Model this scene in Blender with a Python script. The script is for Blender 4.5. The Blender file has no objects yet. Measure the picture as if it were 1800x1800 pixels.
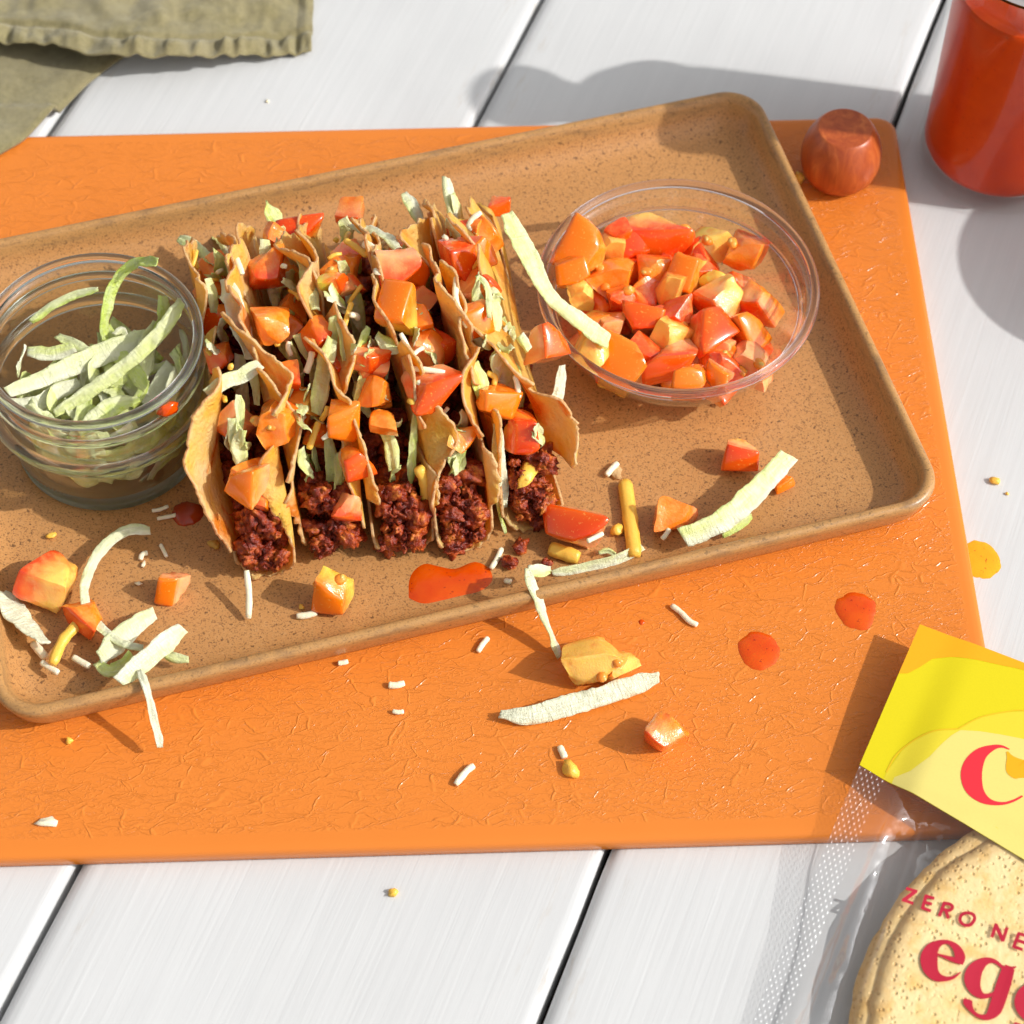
import bpy, bmesh, math, random
from math import sin, cos, pi, radians, sqrt, exp
from mathutils import Vector, Matrix, Euler, noise

S = bpy.context.scene
COL = S.collection
CM = 0.01                                    # all sizes below are written in centimetres

# ------------------------------------------------------------------ camera, light, exposure
cam_data = bpy.data.cameras.new("camera")
cam = bpy.data.objects.new("camera", cam_data)
COL.objects.link(cam)
cam.location = (0.0, -53.997 * CM, 78.162 * CM)
cam.rotation_euler = (radians(90 - 55.366), 0.0, 0.0)
cam.rotation_euler.rotate_axis("Z", 0.0026)
cam_data.sensor_width = 36.0
cam_data.lens = 4100.0 * 36.0 / 1800.0
cam_data.clip_start = 0.02
cam_data.clip_end = 50.0
cam_data.dof.use_dof = True
cam_data.dof.focus_distance = 0.905
cam_data.dof.aperture_fstop = 13.0
S.camera = cam

SUN_EL, SUN_AZ = radians(37.5), radians(-10.0)          # azimuth from +x
to_sun = Vector((cos(SUN_EL) * cos(SUN_AZ), cos(SUN_EL) * sin(SUN_AZ), sin(SUN_EL)))
w = bpy.data.worlds.new("World")
S.world = w
w.use_nodes = True
wn, wl = w.node_tree.nodes, w.node_tree.links
bg = wn["Background"]
sky = wn.new("ShaderNodeTexSky")
sky.sky_type = 'NISHITA'
sky.sun_disc = False
sky.sun_elevation = SUN_EL
sky.sun_rotation = radians(90) - SUN_AZ
sky.air_density, sky.dust_density, sky.ozone_density = 1.0, 3.0, 1.0
hs = wn.new("ShaderNodeHueSaturation")                  # white-balanced as the photograph is
hs.inputs["Saturation"].default_value = 0.06
wl.new(sky.outputs[0], hs.inputs["Color"])
wl.new(hs.outputs[0], bg.inputs["Color"])
bg.inputs["Strength"].default_value = 0.15

sun_d = bpy.data.lights.new("sun", 'SUN')
sun_d.energy = 3.25
sun_d.angle = radians(0.8)
sun_d.color = (1.0, 0.968, 0.925)
sun = bpy.data.objects.new("sun", sun_d)
COL.objects.link(sun)
sun.rotation_euler = to_sun.to_track_quat('Z', 'Y').to_euler()
sun.location = (0.6, 0, 0.8)

S.view_settings.view_transform = 'Standard'
S.view_settings.look = 'None'
S.view_settings.exposure = 0.05
S.view_settings.gamma = 1.0
S.render.engine = 'CYCLES'
S.cycles.max_bounces = 14
S.cycles.transmission_bounces = 12
S.cycles.transparent_max_bounces = 24
S.cycles.sample_clamp_indirect = 4.0

# ------------------------------------------------------------------ helpers
def n3(x, y, z):
    return noise.noise(Vector((x, y, z)))

def sstep(a, b, x):
    t = max(0.0, min(1.0, (x - a) / (b - a)))
    return t * t * (3 - 2 * t)

def lerp(a, b, t):
    return a + (b - a) * t

def mixc(a, b, t):
    t = max(0.0, min(1.0, t))
    return tuple(a[i] + (b[i] - a[i]) * t for i in range(3))

def interp(xs, x):
    if x <= xs[0][0]: return xs[0][1]
    for (x0, y0), (x1, y1) in zip(xs, xs[1:]):
        if x <= x1: return y0 + (y1 - y0) * (x - x0) / (x1 - x0)
    return xs[-1][1]

ORG = {}
def _link(o, parent, org):
    COL.objects.link(o)
    if parent is not None:
        o.parent = parent
        po = ORG[parent.name]
    else:
        po = Vector((0, 0, 0))
    o.location = (Vector(org) - po) * CM
    ORG[o.name] = Vector(org)

def empty(name, org, label, cat, group=None, kind=None):
    o = bpy.data.objects.new(name, None)
    o.empty_display_size = 0.01
    _link(o, None, org)
    return tag(o, label, cat, group, kind)

def tag(o, label=None, cat=None, group=None, kind=None):
    if label: o["label"] = label
    if cat: o["category"] = cat
    if group: o["group"] = group
    if kind: o["kind"] = kind
    return o

def mesh(name, V, F, mat, parent=None, org=None, smooth=True, cols=None, midx=None, uvs=None):
    """Link one mesh object; V in world centimetres."""
    if org is None:
        org = ORG[parent.name] if parent is not None else (
            sum(v[0] for v in V) / len(V), sum(v[1] for v in V) / len(V), min(v[2] for v in V))
    org = Vector(org)
    me = bpy.data.meshes.new(name)
    me.from_pydata([((v[0] - org.x) * CM, (v[1] - org.y) * CM, (v[2] - org.z) * CM) for v in V], [], F)
    if cols is not None:
        at = me.color_attributes.new("tint", 'FLOAT_COLOR', 'POINT')
        flat = []
        for c in cols: flat += [c[0], c[1], c[2], 1.0]
        at.data.foreach_set("color", flat)
    if uvs is not None:
        ul = me.uv_layers.new(name="UVMap")
        lv = [0] * len(me.loops)
        me.loops.foreach_get("vertex_index", lv)
        fl = []
        for i in lv: fl += [uvs[i][0], uvs[i][1]]
        ul.data.foreach_set("uv", fl)
    for m in (mat if isinstance(mat, (list, tuple)) else [mat]):
        me.materials.append(m)
    if midx is not None:
        me.polygons.foreach_set("material_index", midx)
    if smooth:
        me.polygons.foreach_set("use_smooth", [True] * len(me.polygons))
    me.update()
    o = bpy.data.objects.new(name, me)
    _link(o, parent, org)
    return o

def lathe(profile, cx, cy, n=72, closed=False):
    V, F = [], []
    m = len(profile)
    for k in range(n):
        a = 2 * pi * k / n
        for r, z in profile:
            V.append((cx + r * cos(a), cy + r * sin(a), z))
    for k in range(n):
        k2 = (k + 1) % n
        for i in range(m - (0 if closed else 1)):
            i2 = (i + 1) % m
            F.append((k * m + i, k2 * m + i, k2 * m + i2, k * m + i2))
    if not closed:
        if profile[0][0] > 1e-4: F.append(tuple(k * m for k in range(n))[::-1])
        if profile[-1][0] > 1e-4: F.append(tuple(k * m + m - 1 for k in range(n)))
    return V, F

def crom(P, n):
    """Catmull-Rom through P, n samples per span."""
    P = [Vector(p) for p in P]
    Q = [P[0] * 2 - P[1]] + P + [P[-1] * 2 - P[-2]]
    out = []
    for i in range(1, len(Q) - 2):
        p0, p1, p2, p3 = Q[i - 1:i + 3]
        for k in range(n):
            t = k / n
            out.append(0.5 * ((2 * p1) + (p2 - p0) * t + (2 * p0 - 5 * p1 + 4 * p2 - p3) * t * t + (3 * p1 - p0 - 3 * p2 + p3) * t ** 3))
    out.append(P[-1])
    return out

# ------------------------------------------------------------------ materials
class NT:
    def __init__(s, name):
        s.m = bpy.data.materials.new(name)
        s.m.use_nodes = True
        s.t = s.m.node_tree
        s.b = s.t.nodes["Principled BSDF"]
        s.out = s.t.nodes["Material Output"]
    def n(s, typ, **kw):
        nd = s.t.nodes.new("ShaderNode" + typ)
        for k, v in kw.items():
            if k in nd.inputs: s.put(nd.inputs[k], v)
            else: setattr(nd, k, v)
        return nd
    def put(s, sock, v):
        if hasattr(v, "links") or isinstance(v, bpy.types.NodeSocket): s.t.links.new(v, sock)
        elif isinstance(v, (tuple, list)) and len(v) == 3 and sock.type == 'RGBA': sock.default_value = (*v, 1)
        else: sock.default_value = v
    def set(s, **kw):
        for k, v in kw.items(): s.put(s.b.inputs[k.replace("_", " ")], v)
        return s
    def coord(s, which="Object", scale=(1, 1, 1), rot=(0, 0, 0)):
        tc = s.n("TexCoord")
        mp = s.n("Mapping", Scale=scale, Rotation=rot)
        s.put(mp.inputs["Vector"], tc.outputs[which])
        return mp.outputs[0]
    def noise(s, vec, scale, detail=4, rough=0.55, dist=0.0):
        nd = s.n("TexNoise", Scale=scale, Detail=detail, Roughness=rough, Distortion=dist)
        s.put(nd.inputs["Vector"], vec)
        return nd.outputs["Fac"]
    def ramp(s, fac, stops, interp='LINEAR'):
        nd = s.n("ValToRGB")
        cr = nd.color_ramp
        cr.interpolation = interp
        while len(cr.elements) < len(stops): cr.elements.new(0.5)
        for e, (p, c) in zip(cr.elements, stops):
            e.position = p
            e.color = (*c, 1) if isinstance(c, (tuple, list)) else (c, c, c, 1)
        s.put(nd.inputs[0], fac)
        return nd.outputs[0]
    def math(s, op, a, b=0.0, clamp=False):
        nd = s.n("Math", operation=op, use_clamp=clamp)
        s.put(nd.inputs[0], a); s.put(nd.inputs[1], b)
        return nd.outputs[0]
    def mix(s, fac, a, b, mode='MIX'):
        nd = s.n("MixRGB", blend_type=mode)
        s.put(nd.inputs[0], fac); s.put(nd.inputs[1], a); s.put(nd.inputs[2], b)
        return nd.outputs[0]
    def bump(s, h, strength=0.5, dist=0.001, prev=None):
        nd = s.n("Bump", Strength=strength, Distance=dist)
        s.put(nd.inputs["Height"], h)
        if prev is not None: s.put(nd.inputs["Normal"], prev)
        return nd.outputs[0]
    def translucent(s, col, fac, normal=None):
        tr = s.n("BsdfTranslucent", Color=col)
        if normal is not None: s.put(tr.inputs["Normal"], normal)
        mx = s.n("MixShader")
        s.put(mx.inputs[0], fac)
        s.t.links.new(s.b.outputs[0], mx.inputs[1])
        s.t.links.new(tr.outputs[0], mx.inputs[2])
        s.t.links.new(mx.outputs[0], s.out.inputs[0])

def m_paint():
    k = NT("white_paint")
    v = k.coord("Object", (1, 1, 1))
    st = k.coord("Object", (14, 480, 200))
    st2 = k.coord("Object", (5, 150, 60))
    f1 = k.noise(st, 1.0, 5, 0.6)
    f2 = k.noise(st2, 1.0, 4, 0.6, 0.4)
    big = k.noise(v, 9.0, 3)
    col = k.ramp(f2, [(0.25, (0.57, 0.575, 0.577)), (0.55, (0.595, 0.60, 0.60)), (0.8, (0.615, 0.62, 0.62))])
    col = k.mix(k.ramp(big, [(0.35, 0.0), (0.75, 0.35)]), col, (0.72, 0.73, 0.73))
    spot = k.ramp(k.noise(v, 26.0, 6, 0.75), [(0.66, 0.0), (0.74, 0.35)])
    col = k.mix(spot, col, (0.60, 0.55, 0.46))
    stain = k.ramp(k.noise(k.coord("Object", (24, 70, 30)), 1.0, 6, 0.7), [(0.70, 0.0), (0.80, 0.5)])
    col = k.mix(stain, col, (0.62, 0.52, 0.34))
    sx = k.n("SeparateXYZ"); k.put(sx.inputs[0], v)
    edge = k.ramp(k.math('MULTIPLY', k.math('ABSOLUTE', sx.outputs[1]), 10.0), [(0.70, 0.0), (0.90, 1.0)])
    dirt = k.ramp(k.noise(k.coord("Object", (30, 160, 30)), 1.0, 6, 0.75), [(0.56, 0.0), (0.70, 0.55)])
    col = k.mix(k.math('MULTIPLY', edge, dirt), col, (0.40, 0.29, 0.17))
    h = k.math('ADD', k.math('MULTIPLY', f1, 0.7), k.math('MULTIPLY', f2, 0.8))
    k.set(Base_Color=col, Roughness=0.42, Normal=k.bump(h, 0.40, 0.0005))
    k.b.inputs["Specular IOR Level"].default_value = 0.4
    return k.m

def m_underframe():
    k = NT("bare_dark_wood")
    k.set(Base_Color=k.ramp(k.noise(k.coord("Object", (20, 200, 20)), 1.0), [(0.3, (0.02, 0.012, 0.008)), (0.7, (0.06, 0.035, 0.02))]), Roughness=0.8)
    return k.m

def m_board(hx, hy):
    k = NT("orange_plastic")
    v = k.coord("Object")
    warp = k.n("TexNoise", Scale=60.0, Detail=3.0)
    k.put(warp.inputs["Vector"], v)
    vm = k.n("VectorMath", operation='MULTIPLY_ADD')
    k.put(vm.inputs[0], warp.outputs["Color"]); vm.inputs[1].default_value = (0.012, 0.012, 0); k.put(vm.inputs[2], v)
    def ridge(rot, sc, scale, wd):
        mp = k.n("Mapping", Rotation=(0, 0, radians(rot)), Scale=sc)
        k.put(mp.inputs["Vector"], vm.outputs[0])
        vo = k.n("TexVoronoi", feature='DISTANCE_TO_EDGE', Scale=scale)
        k.put(vo.inputs["Vector"], mp.outputs[0])
        return k.ramp(vo.outputs["Distance"], [(0.0, 1.0), (wd, 0.0)], 'EASE')
    r1 = ridge(32, (0.45, 1.5, 0.0), 105, 0.032)
    r2 = ridge(-48, (0.4, 1.4, 0.0), 92, 0.028)
    def worm(rot, sc, scale, wd):
        q = k.noise(k.coord("Object", sc, (0, 0, radians(rot))), scale, 1.5, 0.5, 0.6)
        return k.ramp(k.math('ABSOLUTE', k.math('SUBTRACT', q, 0.5)), [(0.0, 1.0), (wd, 0.0)], 'EASE')
    w1 = worm(-35, (0.55, 1.3, 1.0), 330, 0.045)
    w2 = worm(40, (0.55, 1.4, 1.0), 300, 0.04)
    patch = k.ramp(k.noise(v, 75.0, 3), [(0.40, 0.25), (0.58, 1.0)])
    patch2 = k.ramp(k.noise(v, 60.0, 3), [(0.42, 1.0), (0.60, 0.2)])
    fine = k.math('MULTIPLY', k.math('MAXIMUM', k.math('MULTIPLY', w1, patch), k.math('MULTIPLY', w2, patch2)), 0.5)
    br = k.ramp(k.noise(v, 120.0, 2), [(0.38, 0.1), (0.58, 1.0)])
    h = k.math('MAXIMUM', k.math('MULTIPLY', k.math('MULTIPLY', k.math('MAXIMUM', r1, r2), br), 1.0), fine)
    sx = k.n("SeparateXYZ"); k.put(sx.inputs[0], k.coord("Object"))
    ex = k.math('SUBTRACT', hx, k.math('ABSOLUTE', sx.outputs[0]))
    ey = k.math('SUBTRACT', hy, k.math('ABSOLUTE', sx.outputs[1]))
    ef = k.math('SUBTRACT', k.math('ADD', sx.outputs[1], hy), 0.0012)
    e = k.math('MINIMUM', k.math('MINIMUM', ex, ey), ef)
    e = k.math('ADD', e, k.math('MULTIPLY', k.math('SUBTRACT', k.noise(v, 400.0, 2), 0.5), 0.0022))
    msk = k.ramp(k.math('MULTIPLY', e, 50.0), [(0.29, 0.0), (0.34, 1.0)])
    h = k.math('MULTIPLY', h, msk)
    col = k.mix(k.noise(v, 14.0, 3), (0.69, 0.200, 0.028), (0.73, 0.220, 0.034))
    scr = k.ramp(k.noise(k.coord("Object", (30, 900, 30), (0, 0, 0.3)), 1.0, 3), [(0.70, 0.0), (0.78, 0.15)])
    col = k.mix(k.math('MULTIPLY', scr, k.math('SUBTRACT', 1.0, msk)), col, (0.9, 0.5, 0.3))
    k.set(Base_Color=col, Roughness=0.22, Normal=k.bump(h, 0.55, 0.0005))
    k.b.inputs["Specular IOR Level"].default_value = 0.36
    return k.m

def m_stoneware():
    k = NT("speckled_stoneware")
    v = k.coord("Object")
    big = k.noise(v, 16.0, 4)
    col = k.mix(big, (0.47, 0.225, 0.072), (0.55, 0.275, 0.098))
    s1 = k.ramp(k.noise(v, 1350.0, 2, 0.6), [(0.54, 0.0), (0.64, 1.0)])
    s2 = k.ramp(k.noise(v, 620.0, 2, 0.5), [(0.62, 0.0), (0.69, 1.0)])
    s3 = k.ramp(k.noise(v, 700.0, 3, 0.6), [(0.30, 0.35), (0.46, 0.0)])
    col = k.mix(s3, col, (0.64, 0.37, 0.16))
    col = k.mix(k.math('MULTIPLY', s1, 0.62), col, (0.16, 0.07, 0.03))
    col = k.mix(k.math('MULTIPLY', s2, 0.75), col, (0.10, 0.045, 0.02))
    sx = k.n("SeparateXYZ"); k.put(sx.inputs[0], v)
    rim = k.ramp(k.math('MULTIPLY', sx.outputs[2], 50.0), [(0.62, 0.0), (0.80, 1.0)])
    brown = k.ramp(k.noise(k.coord("Object", (70, 70, 420)), 1.0, 6, 0.7), [(0.48, 0.0), (0.66, 0.5)])
    col = k.mix(k.math('MULTIPLY', rim, 0.35), col, (0.40, 0.24, 0.085))
    col = k.mix(k.math('MULTIPLY', rim, brown), col, (0.14, 0.085, 0.05))
    k.set(Base_Color=col, Roughness=k.ramp(k.noise(v, 500.0, 2), [(0.3, 0.28), (0.7, 0.42)]),
          Normal=k.bump(k.noise(v, 380.0, 3), 0.12, 0.0008))
    return k.m

def m_glass(name="clear_glass", col=(0.97, 0.985, 0.975), rough=0.0, ior=1.47):
    k = NT(name)
    k.set(Base_Color=col, Roughness=rough, IOR=ior)
    k.b.inputs["Transmission Weight"].default_value = 1.0
    return k.m

def m_thin(name, tint=(0.97, 0.98, 0.97), base=0.045, edge=0.75, power=3.5, rough=0.03, bump=None):
    """thin-walled clear sheet: what is not mirrored passes straight through"""
    k = NT(name)
    lw = k.n("LayerWeight", Blend=0.5)
    tr = k.n("BsdfTransparent", Color=tint)
    gl = k.n("BsdfGlossy", Roughness=rough)
    gl.inputs["Color"].default_value = (1, 1, 1, 1)
    if bump:
        bn = bump(k)
        k.put(gl.inputs["Normal"], bn)
        k.put(lw.inputs["Normal"], bn)
    fac = k.math('ADD', k.math('MULTIPLY', k.math('POWER', lw.outputs["Facing"], power), edge), base, True)
    mx = k.n("MixShader")
    k.put(mx.inputs[0], fac)
    k.t.links.new(tr.outputs[0], mx.inputs[1]); k.t.links.new(gl.outputs[0], mx.inputs[2])
    k.t.links.new(mx.outputs[0], k.out.inputs[0])
    return k.m

def m_tomato_flesh():
    k = NT("tomato_flesh")
    at = k.n("Attribute", attribute_name="tint")
    v = k.coord("Object")
    nf = k.noise(v, 240.0, 4, 0.6)
    col = k.mix(k.ramp(nf, [(0.46, 0.0), (0.74, 0.4)]), at.outputs["Color"], (0.98, 0.56, 0.16))
    dk = k.ramp(k.noise(v, 130.0, 3), [(0.34, 0.4), (0.46, 0.0)])
    col = k.mix(dk, col, (0.92, 0.12, 0.010))
    fib = k.noise(v, 1300.0, 2)
    k.set(Base_Color=col, Roughness=k.ramp(nf, [(0.3, 0.08), (0.7, 0.25)]), Normal=k.bump(k.math('ADD', nf, k.math('MULTIPLY', fib, 0.6)), 0.35, 0.0008))
    k.b.inputs["Coat Weight"].default_value = 0.6
    k.b.inputs["Coat Roughness"].default_value = 0.05
    k.b.inputs["Subsurface Weight"].default_value = 0.35
    k.b.inputs["Subsurface Radius"].default_value = (1.0, 0.22, 0.05)
    k.b.inputs["Subsurface Scale"].default_value = 0.0030
    return k.m

def m_tomato_skin():
    k = NT("tomato_skin")
    at = k.n("Attribute", attribute_name="tint")
    v = k.coord("Object")
    fl = k.ramp(k.noise(v, 900.0, 2), [(0.62, 0.0), (0.72, 0.5)])
    col = k.mix(fl, at.outputs["Color"], (0.95, 0.45, 0.08))
    k.set(Base_Color=col, Roughness=0.17)
    k.b.inputs["Subsurface Weight"].default_value = 0.25
    k.b.inputs["Subsurface Radius"].default_value = (1.0, 0.2, 0.05)
    k.b.inputs["Subsurface Scale"].default_value = 0.003
    k.b.inputs["Coat Weight"].default_value = 0.3
    return k.m

def m_lettuce():
    k = NT("lettuce_leaf")
    at = k.n("Attribute", attribute_name="tint")
    uv = k.n("UVMap")
    mp = k.n("Mapping", Scale=(1.2, 9.0, 1.0)); k.put(mp.inputs["Vector"], uv.outputs[0])
    vein = k.noise(mp.outputs[0], 2.0, 4, 0.6, 1.5)
    blot = k.noise(k.coord("Object"), 260.0, 4, 0.6)
    col = k.mix(k.ramp(vein, [(0.42, 0.0), (0.66, 0.45)]), at.outputs["Color"], (0.90, 0.91, 0.66))
    rib = k.noise(uv.outputs[0], 7.0, 3, 0.6, 0.8)
    mp2 = k.n("Mapping", Scale=(16.0, 1.5, 1.0)); k.put(mp2.inputs["Vector"], uv.outputs[0])
    rib2 = k.noise(mp2.outputs[0], 1.0, 3, 0.6, 0.5)
    col = k.mix(k.ramp(blot, [(0.4, 0.0), (0.75, 0.35)]), col, (0.96, 0.95, 0.84))
    h = k.math('ADD', k.math('ADD', k.math('MULTIPLY', vein, 0.7), blot), k.math('MULTIPLY', rib2, 1.2))
    bn = k.bump(h, 0.75, 0.0011)
    k.set(Base_Color=col, Roughness=0.28, Normal=bn)
    k.translucent(k.mix(0.5, col, (1.0, 1.0, 0.45), 'MULTIPLY'), 0.14)
    return k.m

def m_cheese(name, a, b):
    k = NT(name)
    v = k.coord("Object")
    k.set(Base_Color=k.mix(k.noise(v, 300.0, 3), a, b), Roughness=0.38, Normal=k.bump(k.noise(v, 700.0, 3), 0.4, 0.0006))
    k.b.inputs["Subsurface Weight"].default_value = 0.3
    k.b.inputs["Subsurface Radius"].default_value = (1.0, 0.6, 0.3)
    k.b.inputs["Subsurface Scale"].default_value = 0.002
    return k.m

def m_meat():
    k = NT("seasoned_ground_meat")
    v = k.coord("Object")
    a = k.noise(v, 180.0, 5, 0.65)
    col = k.ramp(a, [(0.28, (0.06, 0.006, 0.0018)), (0.45, (0.22, 0.018, 0.004)), (0.57, (0.46, 0.075, 0.010)), (0.68, (0.72, 0.24, 0.03))])
    h = k.math('ADD', k.noise(v, 500.0, 4, 0.65), a)
    k.set(Base_Color=col, Roughness=k.ramp(a, [(0.3, 0.22), (0.7, 0.4)]), Normal=k.bump(h, 0.8, 0.0016))
    return k.m

def m_wrap(name, c0, c1, brown, bamt, stain, samt, tl=0.42):
    k = NT(name)
    v = k.coord("Object")
    a = k.noise(v, 70.0, 4, 0.6)
    col = k.mix(k.ramp(a, [(0.32, 0.0), (0.68, 1.0)]), c0, c1)
    br = k.ramp(k.noise(v, 45.0, 6, 0.72), [(0.50, 0.0), (0.72, bamt)])
    col = k.mix(br, col, brown)
    pores = k.ramp(k.noise(v, 900.0, 2, 0.6), [(0.62, 0.0), (0.72, 0.6)])
    col = k.mix(k.math('MULTIPLY', pores, k.math('ADD', br, 0.3)), col, (0.26, 0.10, 0.02))
    st = k.ramp(k.noise(v, 42.0, 4, 0.6, 0.8), [(0.52, 0.0), (0.64, samt)])
    col = k.mix(st, col, stain)
    h = k.math('ADD', k.noise(v, 520.0, 4, 0.6), k.math('MULTIPLY', k.noise(v, 130.0, 3), 1.6))
    bn = k.bump(h, 0.7, 0.0014)
    k.set(Base_Color=col, Roughness=k.ramp(st, [(0.0, 0.52), (1.0, 0.24)]), Normal=bn)
    k.translucent(k.mix(0.6, col, (1.0, 0.62, 0.10), 'MULTIPLY'), tl)
    return k.m

def m_sauce(name, c0, c1, speck=True, rough=0.14):
    k = NT(name)
    v = k.coord("Object")
    a = k.noise(v, 90.0, 4)
    col = k.mix(k.ramp(a, [(0.3, 0.0), (0.7, 1.0)]), c0, c1)
    if speck:
        sp = k.ramp(k.noise(v, 620.0, 2, 0.5), [(0.67, 0.0), (0.73, 0.8)])
        col = k.mix(sp, col, (0.35, 0.02, 0.005))
    k.set(Base_Color=col, Roughness=rough, Normal=k.bump(k.noise(v, 500.0, 3), 0.12, 0.0006))
    k.b.inputs["Subsurface Weight"].default_value = 0.25
    k.b.inputs["Subsurface Radius"].default_value = (1.0, 0.3, 0.1)
    k.b.inputs["Subsurface Scale"].default_value = 0.003
    return k.m

def m_linen():
    k = NT("olive_linen")
    wv = k.n("TexWave", wave_type='BANDS', bands_direction='X', Scale=420.0, Distortion=2.5, Detail=2.0)
    wv2 = k.n("TexWave", wave_type='BANDS', bands_direction='Y', Scale=420.0, Distortion=2.5, Detail=2.0)
    v = k.coord("Object")
    k.put(wv.inputs["Vector"], v); k.put(wv2.inputs["Vector"], v)
    h = k.math('MAXIMUM', wv.outputs["Fac"], wv2.outputs["Fac"])
    a = k.noise(v, 260.0, 4, 0.7)
    fade = k.noise(v, 30.0, 4, 0.6)
    col = k.ramp(a, [(0.3, (0.18, 0.150, 0.060)), (0.7, (0.31, 0.265, 0.12))])
    col = k.mix(k.ramp(fade, [(0.35, 0.0), (0.7, 0.4)]), col, (0.33, 0.285, 0.165))
    k.set(Base_Color=col, Roughness=0.9, Normal=k.bump(k.math('ADD', h, a), 0.6, 0.0007))
    k.b.inputs["Sheen Weight"].default_value = 0.25
    return k.m

def m_cherry():
    k = NT("stained_wood")
    v = k.coord("Object", (60, 60, 9), (0.5, 0.3, 0))
    a = k.noise(v, 3.0, 5, 0.6, 1.0)
    fl = k.noise(k.coord("Object", (400, 400, 60), (0.5, 0.3, 0)), 1.0, 3)
    col = k.ramp(a, [(0.3, (0.34, 0.055, 0.014)), (0.55, (0.48, 0.10, 0.022)), (0.75, (0.62, 0.17, 0.04))])
    col = k.mix(k.ramp(fl, [(0.55, 0.0), (0.75, 0.35)]), col, (0.22, 0.03, 0.01))
    k.set(Base_Color=col, Roughness=0.36, Normal=k.bump(fl, 0.15, 0.0004))
    return k.m

def m_flat(name, col, rough=0.35, grain=0.05):
    k = NT(name)
    v = k.coord("Object")
    c2 = tuple(max(0.0, c * (1 - grain * 2)) for c in col)
    k.set(Base_Color=k.mix(k.noise(v, 1500.0, 2), col, c2), Roughness=rough)
    return k.m

def m_eggwrap():
    k = NT("egg_wrap")
    v = k.coord("Object")
    a = k.noise(v, 40.0, 5, 0.6)
    col = k.ramp(a, [(0.3, (0.90, 0.66, 0.28)), (0.55, (0.93, 0.74, 0.38)), (0.75, (0.86, 0.56, 0.17))])
    vo = k.n("TexVoronoi", Scale=430.0); k.put(vo.inputs["Vector"], v)
    vn = k.noise(v, 150.0, 2)
    pit = k.math('MULTIPLY', k.ramp(vo.outputs["Distance"], [(0.10, 1.0), (0.36, 0.0)]), k.ramp(vn, [(0.40, 0.0), (0.56, 1.0)]))
    col = k.mix(k.ramp(k.noise(v, 110.0, 3), [(0.5, 0.0), (0.66, 0.6)]), col, (0.80, 0.47, 0.09))
    col = k.mix(k.math('MULTIPLY', pit, 0.6), col, (0.62, 0.34, 0.06))
    h = k.math('SUBTRACT', k.math('MULTIPLY', k.noise(v, 500.0, 4), 0.6), pit)
    bn = k.bump(h, 0.6, 0.0010)
    sx = k.n("SeparateXYZ"); k.put(sx.inputs[0], v)
    rr = k.math('SQRT', k.math('ADD', k.math('MULTIPLY', sx.outputs[0], sx.outputs[0]), k.math('MULTIPLY', sx.outputs[1], sx.outputs[1])))
    rr = k.math('ADD', rr, k.math('MULTIPLY', k.math('SUBTRACT', k.noise(v, 90.0, 5, 0.7), 0.5), 0.012))
    col = k.mix(k.ramp(k.math('MULTIPLY', rr, 10.0), [(0.90, 0.0), (0.99, 0.6)]), col, (0.66, 0.34, 0.09))
    k.set(Base_Color=col, Roughness=0.6, Normal=bn)
    return k.m

PAINT, UNDER, STONE = m_paint(), m_underframe(), m_stoneware()
GLASS = m_glass()
GREENGLASS = m_glass("pressed_glass", (0.95, 0.975, 0.95))
FROST = m_glass("frosted_base_glass", (0.86, 0.93, 0.80), 0.35)
PINKGLASS = m_glass("bowl_rim_glass", (0.93, 0.86, 0.86))
THIN = m_thin("thin_glass", (0.99, 0.985, 0.983), 0.035, 0.65, 2.6, 0.02)
JARTHIN = m_thin("jar_wall_glass", (0.955, 0.965, 0.935), 0.05, 0.7, 2.6, 0.02)
BOTTLETHIN = m_thin('bottle_wall_glass', (0.975, 0.975, 0.97), 0.015, 0.25, 3.5, 0.03)
FLESH, SKIN, LEAF = m_tomato_flesh(), m_tomato_skin(), m_lettuce()
GEL = m_sauce("tomato_gel", (0.80, 0.22, 0.02), (0.85, 0.36, 0.05), False, 0.06)
SEED = m_flat("tomato_seed", (0.72, 0.45, 0.10), 0.2)
WHITECH = m_cheese("white_cheese", (0.84, 0.74, 0.50), (0.89, 0.82, 0.64))
ORANGECH = m_cheese("orange_cheese", (0.86, 0.46, 0.05), (0.90, 0.58, 0.10))
MEAT = m_meat()
WRAP_OUT = m_wrap("wrap_outside", (0.94, 0.69, 0.22), (0.94, 0.58, 0.04), (0.62, 0.28, 0.035), 0.55, (0.80, 0.22, 0.010), 0.6)
WRAP_IN = m_wrap("wrap_inside", (0.93, 0.73, 0.36), (0.94, 0.62, 0.08), (0.68, 0.36, 0.06), 0.5, (0.85, 0.25, 0.008), 0.9)
WRAP_EDGE = m_wrap("wrap_edge", (0.88, 0.68, 0.36), (0.84, 0.58, 0.25), (0.60, 0.32, 0.10), 0.6, (0.74, 0.3, 0.05), 0.3)
HOT = m_sauce("hot_sauce", (0.64, 0.055, 0.001), (0.72, 0.100, 0.002))
HOTDARK = m_sauce("dark_hot_sauce", (0.30, 0.03, 0.006), (0.38, 0.045, 0.008), False)
HOTTHIN = m_sauce("thin_hot_sauce", (0.88, 0.36, 0.008), (0.90, 0.42, 0.012))
LINEN, CHERRY = m_linen(), m_cherry()
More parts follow.
